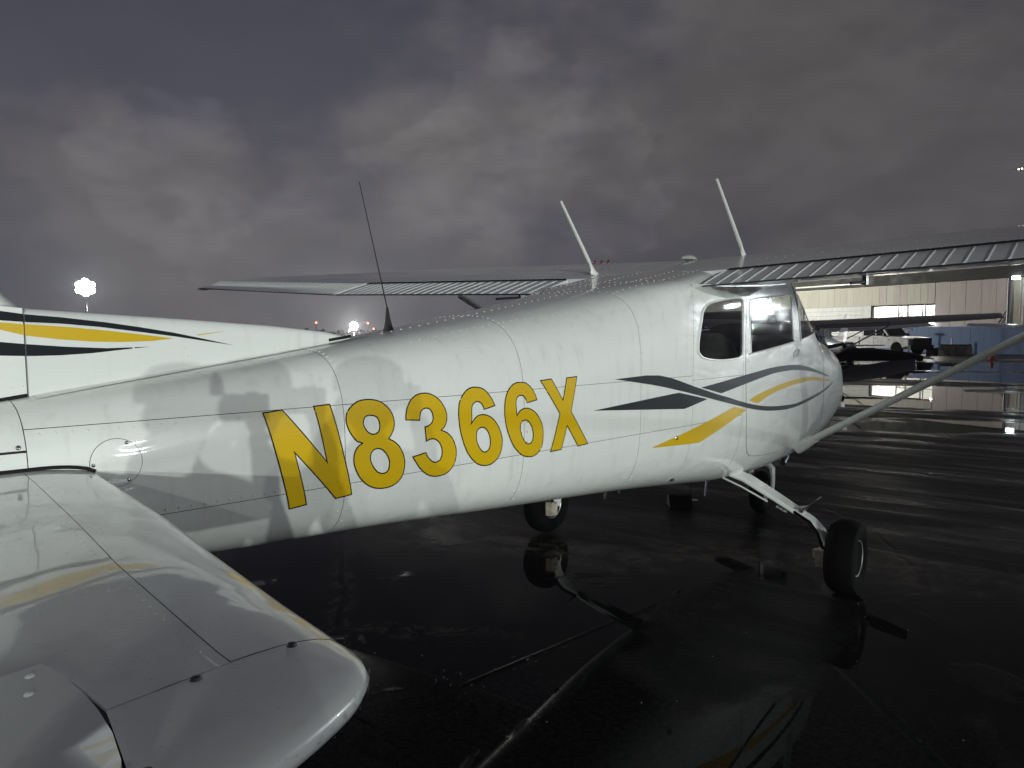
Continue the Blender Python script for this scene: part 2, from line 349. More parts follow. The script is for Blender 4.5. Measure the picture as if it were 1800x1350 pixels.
# header sheets over the openings, one object each
us=[-16.5+.56*i for i in range(30)]+[.30,.86,1.41,2.263,2.84,3.424,3.98,4.547,5.144,5.487,6.164,6.781,7.339,7.889,8.429,9.005,9.526,9.997,10.545,11.05]
tint=[M_beige,M_olive,M_beige,M_beige,M_olive]; 
for i in range(len(us)-1):
    a,b_=us[i],us[i+1]
    m=random.choice(tint) if b_<6.5 else random.choice([M_beige,M_pink,M_olive])
    hbox('wall_sheet',a+.006,b_-.006,random.uniform(-.008,.008),.06,3.56,5.05,m)
hbox('frame_backing',-16.6,11.1,.065,.12,3.45,5.06,M_dkin)
# pinkish sheets to the right of the lit opening
for a,b_ in ((11.08,12.15),(12.15,13.21),(13.21,14.24),(14.24,15.2),(15.2,15.93)):
    hbox('wall_sheet',a+.01,b_-.01,random.uniform(-.01,.01),.06,0,5.05,M_pink)
for a,b_ in ((16.08,16.62),(16.62,17.6),(17.6,18.6),(18.6,19.7),(19.7,21),(21,22.5),(22.5,24.5),(24.5,26.5)):
    hbox('wall_sheet',a+.01,b_-.01,random.uniform(-.01,.01),.06,0,5.05,random.choice([M_gryw,M_olive,M_pink]) if a<17 else M_beige)
for u,r in ((16.0,.07),(16.75,.05),(16.95,.045)): MB().tube([(u,-.12,0),(u,-.12,5.05)],r,8).build('pipe',M_dmetal if u<16.5 else M_beige,HG)
MB().tube([(15.35,-.12,1.9),(16.0,-.12,3.0)],.05,8).build('brace',M_dmetal,HG)
# dark open doorway
hbox('interior_wall',-16.5,-.5,12,12.1,0,5,M_dkin); hbox('interior_wall',-16.6,-16.5,.1,12,0,5,M_dkin); hbox('interior_wall',-.58,-.48,.13,12,0,5,M_dkin); hbox('interior_ceiling',-16.6,-.5,.13,12,4.9,5.0,M_dkin)
hbox('door_jamb',-.55,-.12,-.02,.1,0,3.55,M_olive)
for i in range(10): hbox('door_slat',-.1,5.40,.02+.004*(i%2),.08,i*.355+.006,(i+1)*.355-.006,M_gryw)
hbox('pilaster',5.47,6.14,-.06,.12,0,3.55,M_gryw); hbox('door_post',6.16,6.29,-.08,.12,0,3.56,M_dkin)
# lit room
hbox('room_wall',6.3,11.08,4.0,4.1,0,4.2,M_whitewall); hbox('room_wall',6.2,6.3,.13,4,0,4.2,M_whitewall); hbox('room_wall',11.08,11.18,.07,4,0,4.2,M_whitewall); hbox('room_ceiling',6.2,11.18,.13,4.1,4.2,4.3,M_whitewall)
for u in (7.0,8.2,9.4,10.35): hbox('room_post',u-.05,u+.05,3.4,3.5,0,4.2,M_dmetal)
for z in (2.45,3.0): hbox('room_rail',6.35,11.0,3.3,3.38,z-.03,z+.03,M_dmetal)
hbox('mullion',8.30,8.38,-.02,.05,1.0,3.55,M_dmetal); hbox('mullion',10.36,10.43,-.02,.05,1.0,3.55,M_dmetal)
for u,z,c in ((6.62,2.5,M_conc),(7.4,2.1,M_dmetal),(8.9,1.9,M_conc),(9.7,2.3,M_gryw)): hbox('storage_box',u,u+.7,2.2,2.8,0,z,c)
for u in (6.9,10.95):
    MB().lathe([(0,-.05),(.13,-.05),(.16,.04),(0,.04)],(u,-.16,2.55 if u<7 else 2.15),'y',12).build('door_lamp',M_lampY if u<7 else M_lampW,HG)
def point(name,loc,e,col,r=.1,parent=None,spot=None,target=None,blend=.3):
    d=bpy.data.lights.new(name,'SPOT' if spot else 'POINT'); d.energy=e; d.color=col; d.shadow_soft_size=r
    if spot: d.spot_size=R(spot); d.spot_blend=blend
    o=bpy.data.objects.new(name,d); COL.objects.link(o); o.location=loc
    if target is not None: o.rotation_euler=(Vector(target)-Vector(loc)).to_track_quat('-Z','Y').to_euler()
    if parent is not None: o.parent=parent
    return o
point('room_light',(7.6,2.0,3.9),420,(1,.97,.9),.3,HG); point('room_light',(9.9,2.0,3.9),520,(1,.97,.9),.3,HG)
# lamps under the eaves; those in the loop are added to brighten the wall
for u in (-12,-4.5,19.5):
    MB().box((u,-.62,4.98),(.34,.16,.10)).build('eave_lamp',M_lampY,HG,None)
    point('eave_fill_light',(u,-1.6,4.75),14 if u<10 else 22,(1,.92,.78) if u<10 else (1,.86,.84),.15,HG)
MB().box((16.85,-1.05,4.98),(.4,.2,.2)).build('eave_lamp',M_lampW,HG,None)

# blue fence along the hangar foot
FE=new_empty('blue_fence',HG.location,R(-110.435),'solid blue painted fence in front of the beige hangar wall','fence')
for i in range(10):
    u=6.35+i*2.0
    o=MB().box((0,0,0),(1.985,.05,1.85)).build('fence_panel',M_blue,FE,None); o.location=(u+1,-1.4+random.uniform(-.015,.015),.93)
    o=MB().box((0,0,0),(.07,.07,1.9)).build('fence_post',M_blue,FE,None); o.location=(u,-1.34,.95)
def sign_post(u,y,h,lab,top):
    p=HG.matrix_basis if False else None
    a=R(-110.435); x=58.528+u*math.cos(a)-y*math.sin(a); yy=17.72+u*math.sin(a)+y*math.cos(a)
    t=new_empty('post',(x,yy,0),a,lab,'post')
    MB().tube([(0,0,0),(0,0,h)],.045,8).build('pole',M_dmetal,t)
    if top: MB().box((0,0,h+.07),(.5,.06,.13)).build('cap',M_dmetal,t,None)
sign_post(10.75,-2.6,1.62,'thin dark post with a flat crossbar standing beside the pickup nose',True)
sign_post(13.55,-2.2,1.05,'short bare dark post standing against the blue fence',False)
# ------------------------------------------------------------------ the aircraft: fuselage skin as one analytic surface
def pchip(xs,ys,x):
    xs=np.asarray(xs);ys=np.asarray(ys);x=np.asarray(x,float)
    h=np.diff(xs);d=np.diff(ys)/h;m=np.zeros(len(xs));m[0]=d[0];m[-1]=d[-1]
    for i in range(1,len(xs)-1):
        if d[i-1]*d[i]>0:
            w1=2*h[i]+h[i-1];w2=h[i]+2*h[i-1];m[i]=(w1+w2)/(w1/d[i-1]+w2/d[i])
    x=np.clip(x,xs[0],xs[-1]);k=np.clip(np.searchsorted(xs,x)-1,0,len(xs)-2);t=(x-xs[k])/h[k]
    return ys[k]*(1+2*t)*(1-t)**2+h[k]*m[k]*t*(1-t)**2+ys[k+1]*t*t*(3-2*t)+h[k]*m[k+1]*t*t*(t-1)
ST=np.array([
(-6.10,.070,1.295,1.040,2.4,2.4),
(-5.60,.126,1.345,0.965,2.6,2.6),
(-5.25,.172,1.390,0.915,2.8,2.8),
(-4.80,.229,1.445,0.863,3.0,3.0),
(-4.20,.303,1.526,0.824,3.0,3.2),
(-3.60,.378,1.620,0.774,3.0,3.4),
(-3.00,.440,1.719,0.727,3.3,3.6),
(-2.60,.482,1.788,0.692,5.0,3.6),
(-2.25,.520,1.842,0.656,11.,3.6),
(-1.90,.540,1.906,0.615,10.,3.6),
(-1.40,.552,1.985,0.555,8.0,3.4),
(-0.90,.558,1.995,0.522,6.0,3.2),
(-0.62,.560,1.985,0.510,4.6,3.0),
(-0.30,.560,1.800,0.520,4.0,2.9),
( 0.00,.556,1.600,0.545,3.6,2.7),
( 0.35,.545,1.525,0.590,3.2,2.4),
( 0.65,.512,1.475,0.640,2.9,2.2),
( 0.95,.430,1.430,0.680,2.8,2.2),
( 1.20,.340,1.380,0.740,2.7,2.2),
( 1.32,.270,1.330,0.800,2.6,2.2)])
def sec(X): return [pchip(ST[:,0],ST[:,i],X) for i in range(1,6)]
def surf(X,phi,off=0.0):
    X=np.asarray(X,float);phi=np.asarray(phi,float)
    w,zt,zb,nu,nl=sec(X); w=w+off; zm=(zt+zb)/2;h=(zt-zb)/2+off
    s=np.sin(phi);c=np.cos(phi); n=np.where(s>=0,nu,nl)
    r=(np.abs(c)**n+np.abs(s)**n)**(-1/n)
    return np.stack([X+0*phi,-w*r*c,zm+h*r*s],-1)
def surf_n(X,phi):
    e=1e-3; a=surf(X+e,phi)-surf(X-e,phi); b=surf(X,phi+e)-surf(X,phi-e)
    n=np.cross(b,a); n/=np.linalg.norm(n,axis=-1,keepdims=True)+1e-12
    p=surf(X,phi); w,zt,zb,nu,nl=sec(X); out=np.stack([0*p[...,0],p[...,1],p[...,2]-(zt+zb)/2],-1)
    sg=np.sign((n*out).sum(-1,keepdims=True)); sg[sg==0]=1
    return n*sg
def sideY(X,Z):
    w,zt,zb,nu,nl=sec(X);zm=(zt+zb)/2;h=(zt-zb)/2
    u=np.clip((np.asarray(Z)-zm)/h,-1,1);n=np.where(u>=0,nu,nl)
    return -w*(1-np.abs(u)**n)**(1/n)
def phi_of(X,Z):
    w,zt,zb,nu,nl=sec(X); return np.arctan2((np.asarray(Z)-(zt+zb)/2)/((zt-zb)/2),-sideY(X,Z)/w+1e-9)
def densify(L,step,close=True):
    L=np.asarray(L,float);out=[]
    n=len(L)
    for i in range(n if close else n-1):
        a,b=L[i],L[(i+1)%n];k=max(1,int(np.ceil(np.linalg.norm(b-a)/step)))
        out+=[a+(b-a)*j/k for j in range(k)]
    if not close: out.append(L[-1])
    return np.array(out)
def inpoly(P,poly):
    x,y=P[:,0],P[:,1];ins=np.zeros(len(P),bool);n=len(poly)
    for i in range(n):
        x1,y1=poly[i];x2,y2=poly[(i+1)%n]
        c=((y1>y)!=(y2>y)); ins^=c&(x<(x2-x1)*(y-y1)/((y2-y1) if y2!=y1 else 1e-12)+x1)
    return ins
def cdt(outer,holes,dx,dy):
    loops=[np.asarray(outer)]+[np.asarray(h) for h in holes]
    V=np.concatenate(loops);E=[];b=0
    for L in loops: E+=[(b+i,b+(i+1)%len(L)) for i in range(len(L))];b+=len(L)
    lo,hi=loops[0].min(0),loops[0].max(0)
    gx=np.arange(np.floor(lo[0]/dx)*dx,hi[0]+dx,dx);gy=np.arange(np.floor(lo[1]/dy)*dy,hi[1]+dy,dy)
    G=np.stack(np.meshgrid(gx+dx*.37,gy+dy*.41,indexing='ij'),-1).reshape(-1,2)
    k=inpoly(G,loops[0])
    for h in loops[1:]: k&=~inpoly(G,h)
    G=G[k]
    if len(G):
        d=np.min(np.hypot((G[:,None,0]-V[None,:,0])/dx,(G[:,None,1]-V[None,:,1])/dy),1); G=G[d>.35]
    A=np.concatenate([V,G]) if len(G) else V
    r=delaunay_2d_cdt([Vector(p) for p in A],E,[],0,1e-7)
    P=np.array([(p[0],p[1]) for p in r[0]]);F=np.array([f for f in r[2]])
    c=P[F].mean(1);k=inpoly(c,loops[0])
    for h in loops[1:]: k&=~inpoly(c,h)
    return P,F[k]
KP=.5
def skin(name,m,parent,outer,holes=(),off=0.0,dx=.06,dphi=5.0,flip=False):
    """outer/holes are loops in (X,phi); one sheet of the fuselage skin"""
    o=np.asarray(outer,float)*[1,KP]; H=[np.asarray(h,float)*[1,KP] for h in holes]
    P,F=cdt(o,H,dx,R(dphi)*KP)
    X,ph=P[:,0],P[:,1]/KP
    V=surf(X,ph); N=surf_n(X,ph); V=V+N*off
    if flip: V=V*[1,-1,1];N=N*[1,-1,1]
    T3=V[F];fn=np.cross(T3[:,1]-T3[:,0],T3[:,2]-T3[:,0]); bad=(fn*N[F].mean(1)).sum(1)<0
    F[bad]=F[bad][:,::-1]
    return mesh(name,V,F,m,parent,180,N)
def decal(name,m,parent,outer,holes=(),off=.0006,port=False,grid=.022,yf=None):
    """flat print or vinyl on the starboard side: loops in (X,Z)"""
    P,F=cdt(densify(outer,.02),[densify(h,.02) for h in holes],grid,grid)
    X,Z=P[:,0],P[:,1]
    if yf is None:
        ph=phi_of(X,Z);V=surf(X,ph);N=surf_n(X,ph)
    else:
        V=np.stack([X,yf(X),Z],-1);N=np.tile([0,-1.0,0],(len(X),1))
    V=V+N*off
    if port: V=V*[1,-1,1];N=N*[1,-1,1]
    T3=V[F];fn=np.cross(T3[:,1]-T3[:,0],T3[:,2]-T3[:,0]);bad=(fn*N[F].mean(1)).sum(1)<0;F[bad]=F[bad][:,::-1]
    return mesh(name,V,F,m,parent,180,N)
def area(L): L=np.asarray(L);x,y=L[:,0],L[:,1];return .5*np.sum(x*np.roll(y,-1)-np.roll(x,-1)*y)
def inset(L,d):
    """move a closed loop inwards by d (mitred)"""
    L=np.asarray(L,float); L=L if area(L)>0 else L[::-1]; n=len(L);out=[]
    for i in range(n):
        a,b,c=L[i-1],L[i],L[(i+1)%n]
        t1=(b-a)/np.linalg.norm(b-a);t2=(c-b)/np.linalg.norm(c-b)
        n1=np.array([-t1[1],t1[0]]);n2=np.array([-t2[1],t2[0]]);s=n1+n2;q=s@s
        s=s*2/q if q>.15 else n1*2.2
        if np.linalg.norm(s)>3.2: s=s/np.linalg.norm(s)*3.2
        out.append(b+s*d)
    return np.array(out)
def smooth(L,corner=38,sub=4):
    """closed Catmull-Rom through traced points, keeping real corners"""
    L=np.asarray(L,float);n=len(L);ang=[]
    for i in range(n):
        a=L[i]-L[i-1];b=L[(i+1)%n]-L[i];ang.append(abs(math.degrees(math.atan2(a[0]*b[1]-a[1]*b[0],a@b)))>corner)
    out=[]
    for i in range(n):
        p1,p2=L[i],L[(i+1)%n]; p0=L[i-1] if not ang[i] else p1-(p2-p1); p3=L[(i+2)%n] if not ang[(i+1)%n] else p2+(p2-p1)
        for k in range(sub):
            t=k/sub; out.append(.5*((2*p1)+(-p0+p2)*t+(2*p0-5*p1+4*p2-p3)*t*t+(-p0+3*p1-3*p2+p3)*t**3))
    return np.array(out)
D={}
D['N']=[(-4.703,1.308),(-4.637,1.313),(-4.496,1.135),(-4.533,1.316),(-4.471,1.319),(-4.395,1.003),(-4.459,0.998),(-4.603,1.168),(-4.560,0.996),(-4.623,0.991)]
D['8']=[(-4.317,1.324),(-4.289,1.318),(-4.264,1.304),(-4.242,1.281),(-4.229,1.253),(-4.227,1.223),(-4.236,1.200),(-4.250,1.181),(-4.226,1.167),(-4.205,1.146),(-4.189,1.113),(-4.184,1.081),(-4.191,1.046),(-4.209,1.021),(-4.239,1.007),(-4.277,1.005),(-4.313,1.013),(-4.345,1.031),(-4.371,1.057),(-4.390,1.092),(-4.396,1.121),(-4.392,1.147),(-4.380,1.166),(-4.364,1.176),(-4.382,1.184),(-4.400,1.205),(-4.415,1.232),(-4.421,1.261),(-4.415,1.285),(-4.396,1.306),(-4.368,1.321),(-4.342,1.325)]
D['8h1']=[(-4.324,1.266),(-4.307,1.262),(-4.295,1.250),(-4.291,1.229),(-4.295,1.212),(-4.308,1.205),(-4.321,1.206),(-4.335,1.214),(-4.347,1.230),(-4.351,1.247),(-4.346,1.260),(-4.336,1.266)]
D['8h2']=[(-4.299,1.149),(-4.282,1.143),(-4.266,1.127),(-4.255,1.105),(-4.254,1.084),(-4.261,1.068),(-4.273,1.063),(-4.291,1.067),(-4.306,1.078),(-4.321,1.101),(-4.327,1.121),(-4.323,1.137),(-4.313,1.146)]
D['3']=[(-4.182,1.238),(-4.180,1.261),(-4.173,1.284),(-4.156,1.309),(-4.133,1.325),(-4.106,1.332),(-4.077,1.331),(-4.048,1.320),(-4.021,1.299),(-4.002,1.271),(-3.993,1.242),(-3.996,1.217),(-4.006,1.198),(-4.018,1.189),(-3.993,1.177),(-3.969,1.154),(-3.954,1.123),(-3.949,1.091),(-3.957,1.056),(-3.978,1.029),(-4.008,1.016),(-4.047,1.015),(-4.083,1.026),(-4.116,1.051),(-4.139,1.080),(-4.156,1.105),(-4.092,1.115),(-4.083,1.097),(-4.065,1.079),(-4.048,1.073),(-4.030,1.078),(-4.022,1.096),(-4.023,1.119),(-4.033,1.140),(-4.048,1.153),(-4.063,1.158),(-4.079,1.156),(-4.093,1.151),(-4.099,1.209),(-4.082,1.212),(-4.066,1.223),(-4.061,1.239),(-4.065,1.256),(-4.075,1.269),(-4.090,1.273),(-4.106,1.268),(-4.114,1.255),(-4.117,1.231)]
D['6a']=[(-3.750,1.258),(-3.812,1.247),(-3.819,1.263),(-3.829,1.275),(-3.843,1.280),(-3.858,1.277),(-3.869,1.265),(-3.872,1.242),(-3.871,1.216),(-3.874,1.205),(-3.858,1.221),(-3.841,1.230),(-3.820,1.232),(-3.798,1.228),(-3.768,1.214),(-3.742,1.188),(-3.725,1.160),(-3.714,1.126),(-3.714,1.096),(-3.723,1.063),(-3.744,1.039),(-3.773,1.025),(-3.808,1.024),(-3.843,1.035),(-3.874,1.059),(-3.900,1.091),(-3.918,1.128),(-3.932,1.171),(-3.939,1.209),(-3.941,1.247),(-3.935,1.284),(-3.918,1.311),(-3.896,1.330),(-3.870,1.340),(-3.841,1.340),(-3.813,1.333),(-3.789,1.316),(-3.766,1.288)]
D['6ah']=[(-3.825,1.178),(-3.808,1.173),(-3.793,1.157),(-3.783,1.133),(-3.782,1.110),(-3.788,1.091),(-3.803,1.083),(-3.818,1.086),(-3.833,1.101),(-3.846,1.124),(-3.849,1.150),(-3.844,1.170)]
D['6b']=[(-3.511,1.265),(-3.574,1.256),(-3.581,1.271),(-3.595,1.286),(-3.612,1.289),(-3.626,1.284),(-3.634,1.270),(-3.634,1.246),(-3.631,1.222),(-3.636,1.211),(-3.621,1.226),(-3.604,1.235),(-3.580,1.239),(-3.553,1.233),(-3.526,1.219),(-3.501,1.194),(-3.483,1.165),(-3.474,1.132),(-3.474,1.100),(-3.481,1.066),(-3.502,1.040),(-3.534,1.028),(-3.569,1.030),(-3.603,1.042),(-3.636,1.067),(-3.663,1.100),(-3.684,1.140),(-3.697,1.181),(-3.704,1.225),(-3.701,1.268),(-3.689,1.303),(-3.666,1.330),(-3.635,1.345),(-3.606,1.347),(-3.574,1.342),(-3.547,1.324),(-3.524,1.295)]
D['6bh']=[(-3.585,1.185),(-3.571,1.181),(-3.553,1.163),(-3.542,1.137),(-3.540,1.111),(-3.548,1.093),(-3.565,1.088),(-3.582,1.096),(-3.599,1.119),(-3.610,1.146),(-3.610,1.169),(-3.602,1.182)]
D['X']=[(-3.492,1.348),(-3.418,1.352),(-3.350,1.259),(-3.322,1.352),(-3.248,1.355),(-3.292,1.200),(-3.169,1.041),(-3.244,1.037),(-3.321,1.135),(-3.354,1.035),(-3.429,1.034),(-3.372,1.196)]
D['s1']=[(-2.978,1.327),(-2.611,1.329),(-2.278,1.254),(-2.016,1.195),(-1.891,1.171),(-1.748,1.141),(-1.600,1.113),(-1.457,1.090),(-1.297,1.070),(-1.113,1.055),(-0.898,1.045),(-0.688,1.042),(-0.466,1.057),(-0.250,1.078),(-0.048,1.100),(0.123,1.127),(0.257,1.157),(0.149,1.122),(0.001,1.091),(-0.226,1.060),(-0.443,1.037),(-0.645,1.021),(-0.857,1.015),(-1.058,1.022),(-1.262,1.037),(-1.438,1.058),(-1.597,1.083),(-1.745,1.110),(-1.866,1.132),(-2.014,1.160),(-2.236,1.204),(-2.427,1.241),(-2.601,1.273),(-2.797,1.302)]
D['s2']=[(-3.141,1.191),(-2.431,1.230),(-2.133,1.176),(-2.377,1.140)]
D['s3']=[(-2.204,1.244),(-1.605,1.289),(-1.499,1.295),(-1.287,1.310),(-1.058,1.318),(-0.859,1.319),(-0.664,1.311),(-0.451,1.289),(-0.242,1.255),(-0.029,1.219),(0.122,1.190),(-0.079,1.215),(-0.263,1.242),(-0.469,1.263),(-0.717,1.278),(-0.925,1.281),(-1.134,1.276),(-1.358,1.259),(-1.602,1.235),(-1.965,1.197)]
D['s4']=[(-1.569,1.127),(-1.463,1.149),(-1.280,1.172),(-1.050,1.195),(-0.801,1.210),(-0.583,1.217),(-0.345,1.212),(-0.102,1.190),(0.174,1.151),(-0.100,1.170),(-0.343,1.185),(-0.561,1.185),(-0.798,1.176),(-1.015,1.161),(-1.232,1.136),(-1.430,1.098)]
D['s5']=[(-2.656,0.961),(-1.781,1.105),(-1.604,1.072),(-2.195,0.937)]
D['win']=[(-2.165,1.683),(-2.139,1.696),(-2.056,1.716),(-1.832,1.741),(-1.725,1.745),(-1.692,1.737),(-1.681,1.716),(-1.677,1.594),(-1.675,1.429),(-1.700,1.403),(-1.763,1.390),(-1.940,1.386),(-2.084,1.393),(-2.176,1.406),(-2.220,1.425),(-2.238,1.449),(-2.234,1.512),(-2.198,1.643),(-2.184,1.667)]
D['dwin']=[(-1.578,1.727),(-1.547,1.741),(-1.404,1.760),(-0.903,1.799),(-0.840,1.791),(-0.828,1.769),(-0.827,1.640),(-0.801,1.500),(-0.819,1.475),(-1.525,1.414),(-1.548,1.424),(-1.562,1.506),(-1.578,1.639)]
D['d1']=[(-5.317,1.610),(-5.258,1.602),(-5.180,1.596),(-5.061,1.583),(-4.969,1.570),(-4.870,1.554),(-4.786,1.537),(-4.669,1.512),(-4.786,1.530),(-4.871,1.543),(-4.970,1.556),(-5.079,1.570),(-5.180,1.579),(-5.259,1.582),(-5.318,1.586)]
D['d2']=[(-5.318,1.581),(-5.256,1.576),(-5.164,1.570),(-5.062,1.560),(-4.970,1.549),(-4.867,1.536),(-4.932,1.529),(-5.027,1.527),(-5.098,1.529),(-5.182,1.536),(-5.257,1.546),(-5.296,1.556),(-5.319,1.562)]
D['d3']=[(-5.321,1.531),(-5.258,1.524),(-5.167,1.516),(-5.064,1.510),(-4.940,1.512),(-5.009,1.506),(-5.100,1.497),(-5.184,1.493),(-5.258,1.493),(-5.322,1.496)]
D['d4']=[(-4.797,1.547),(-4.690,1.559),(-4.741,1.551),(-4.786,1.545)]

# ------------------------------------------------------------------ build the aircraft
AC=new_empty('light_aircraft',(0,0,0),0,'white high-wing light aircraft with gold registration letters, parked in the foreground','airplane')
G=.0009
zU,zL=1.312,1.045
def xs(a,b,st=.05): return np.linspace(a,b,max(2,int(abs(b-a)/st)+1))
def band(a,b,f0,f1,nphi=10):
    """loop in (X,phi) between X=a..b, lower bound f0(X), upper bound f1(X)"""
    A=xs(a,b); lo=np.stack([A,f0(A)],1); hi=np.stack([A,f1(A)],1)[::-1]
    s1=np.stack([np.full(nphi,b),np.linspace(lo[-1,1],hi[0,1],nphi+2)[1:-1]],1)
    s2=np.stack([np.full(nphi,a),np.linspace(hi[-1,1],lo[0,1],nphi+2)[1:-1]],1)
    return np.concatenate([lo,s1,hi,s2])
fU=lambda X:phi_of(X,zU+0*X+G); fU_=lambda X:phi_of(X,zU+0*X-G)
fL=lambda X:phi_of(X,zL+0*X+G); fL_=lambda X:phi_of(X,zL+0*X-G)
XS=[-5.31,-4.425,-3.59,-2.765,-2.29]
for a,b in zip(XS[:-1],XS[1:]):
    a+=G;b-=G
    skin('top_skin',M_white,AC,band(a,b,fU,lambda X:math.pi-fU(X),110))
    skin('side_skin',M_white,AC,band(a,b,fL,fU_))
    skin('side_skin',M_white,AC,band(a,b,fL,fU_),flip=True)
    skin('belly_skin',M_white,AC,band(a,b,lambda X:-math.pi-fL_(X),fL_,40))
# tail cone fairing
skin('tail_fairing',M_white,AC,band(-6.10,-5.31-.0014,lambda X:phi_of(X,1.262+0*X),lambda X:math.pi-phi_of(X,1.262+0*X),40),off=.0012)
skin('tail_cone',M_white,AC,band(-6.10,-5.31-.0014,lambda X:-math.pi-phi_of(X,1.256+0*X),lambda X:phi_of(X,1.256+0*X),40))
# inner structure seen as the dark line in every joint
mb=MB()
rings=[]
for X in np.linspace(-6.09,-2.34,60):
    ph=np.linspace(-math.pi,math.pi,61)[:-1]; rings.append(surf(np.full(60,X),ph,-.006))
mb.loft(rings).build('inner_frame',M_seal,AC,60)
# rear cabin with its window, and the door band
def loopXZ(L,step=.02): 
    L=densify(L,step); return np.stack([L[:,0],phi_of(L[:,0],L[:,1])],1)
def mir(L): L=np.asarray(L).copy(); L[:,1]=math.pi-L[:,1]; return L[::-1]
WIN=smooth(D['win'],60,3); DWIN=smooth(D['dwin'],70,3)
a,b=-2.29+G,-1.66-G
zU2=1.288
skin('top_skin',M_white,AC,band(a,b,lambda X:phi_of(X,zU2+0*X+G),lambda X:math.pi-phi_of(X,zU2+0*X+G),110),[loopXZ(WIN),mir(loopXZ(WIN))])
fM=lambda X:phi_of(X,zU2+0*X-G)
for fl in(False,True): skin('side_skin',M_white,AC,band(a,b,fL,fM),flip=fl)
skin('belly_skin',M_white,AC,band(a,b,lambda X:-math.pi-fL_(X),fL_,40))
DOOR=[(-1.634,1.80),(-1.634,1.50),(-1.628,1.30),(-1.607,1.07),(-1.575,.93),(-1.53,.845),(-1.47,.785),(-1.40,.752),(-1.2,.725),(-.80,.70),(-.70,.72),(-.65,.78),(-.632,.88),(-.632,1.20),(-.640,1.46),(-.70,1.70),(-.735,1.80),(-.775,1.84),(-.85,1.852),(-1.52,1.845),(-1.60,1.835),(-1.625,1.82)]
WS=[(-.642,1.487),(-.50,1.505),(-.373,1.522),(-.20,1.548),(-.10,1.560),(-.035,1.570)]
WSA=[(-.642,1.487),(-.668,1.60),(-.685,1.72),(-.685,1.80),(-.66,1.88)]
fr=loopXZ(WS,.03) if False else np.stack([densify(WS,.03,False)[:,0],phi_of(*densify(WS,.03,False).T)],1)
af=np.stack([densify(WSA,.03,False)[:,0],phi_of(*densify(WSA,.03,False).T)],1)
pf=np.linspace(fr[-1,1],math.pi-fr[-1,1],30)[1:-1]; pa=np.linspace(math.pi-af[-1,1],af[-1,1],30)[1:-1]
topx=-.625
aft_top=np.stack([np.where(np.abs(pa-math.pi/2)<.9,topx,topx-.02),pa],1)
WSL=np.concatenate([fr,np.stack([np.full(28,-.03),pf],1),mir(fr),mir(af)[::-1][1:],aft_top,af[::-1][:-1]])
DOORs=np.array(DOOR)
fK=lambda X:phi_of(X,.66+0*X+G);fK_=lambda X:phi_of(X,.66+0*X-G)
skin('cabin_skin',M_white,AC,band(-1.66+G,-.058,fK,lambda X:math.pi-fK(X),130),[loopXZ(DOORs),mir(loopXZ(DOORs)),WSL])
skin('belly_skin',M_white,AC,band(-1.66+G,-.058,lambda X:-math.pi-fK_(X),fK_,40))
skin('cowling',M_white,AC,band(-.050,1.318,lambda X:-math.pi+.001+0*X,lambda X:math.pi-.001+0*X,80),dx=.05,dphi=6)
mb=MB(); mb.loft([surf(np.full(48,1.318),np.linspace(-math.pi,math.pi,49)[:-1],-k) for k in(0,.03)]).build('nose_bowl',M_white,AC)
for fl in(False,True):
    d=inset(DOORs,.0035)
    dr=skin('door',M_white,AC,loopXZ(d),[loopXZ(DWIN)],off=.0012,flip=fl)
    sg=1 if fl else -1
    def edge_tube(name,L,r,m,parent,off=.001):
        L=densify(L,.03); ph=phi_of(L[:,0],L[:,1]); P=surf(L[:,0],ph)+surf_n(L[:,0],ph)*off
        if fl: P=P*[1,-1,1]
        P=np.concatenate([P,P[:2]]); return MB().tube(P,r,6,False).build(name,m,parent)
    edge_tube('window_seal',DWIN,.0050,M_white,dr)
    skin('window_pane',M_wetglass if not fl else M_glass,dr,loopXZ(inset(DWIN,-.004)),off=-.003,flip=fl)
    # recessed door handle
    ph=phi_of(-.735,1.40);p=surf(-.735,ph);n=surf_n(-.735,ph)
    if fl:p=p*[1,-1,1];n=n*[1,-1,1]
    h=MB(); E1=Vector((1,0,.18)).normalized()
    ring=[Vector(p)+Vector(n)*.004+E1*(.062*math.cos(k*math.pi/10))+Vector((0,0,1))*(.024*math.sin(k*math.pi/10)) for k in range(21)]
    h.tube(ring,.0035,6,False); ring=[Vector(p)+Vector(n)*.006+E1*(.045*math.cos(k*math.pi/10))+Vector((0,0,1))*(.011*math.sin(k*math.pi/10)) for k in range(21)]
    h.tube(ring,.0035,6,False); h.build('handle',M_white,dr)
    rw=edge_tube('rear_window_seal',WIN,.0060,M_white,AC)
    skin('window_pane',M_glass,AC,loopXZ(inset(WIN,-.004)),off=-.003,flip=fl)
    edge_tube('door_gap',inset(DOORs,.0016),.0022,M_seal,AC,-.0014)
ws=skin('windshield',M_wetglass,AC,WSL,off=-.003,dphi=4)
for sg in(1,-1):
    P=surf(af[:,0],af[:,1])+surf_n(af[:,0],af[:,1])*.002; P2=surf(fr[:,0],fr[:,1])+surf_n(fr[:,0],fr[:,1])*.002
    MB().tube([(p[0],p[1]*sg,p[2]) for p in np.concatenate([P[::-1],P2[1:]])],.006,6).build('windshield_seal',M_white,AC)
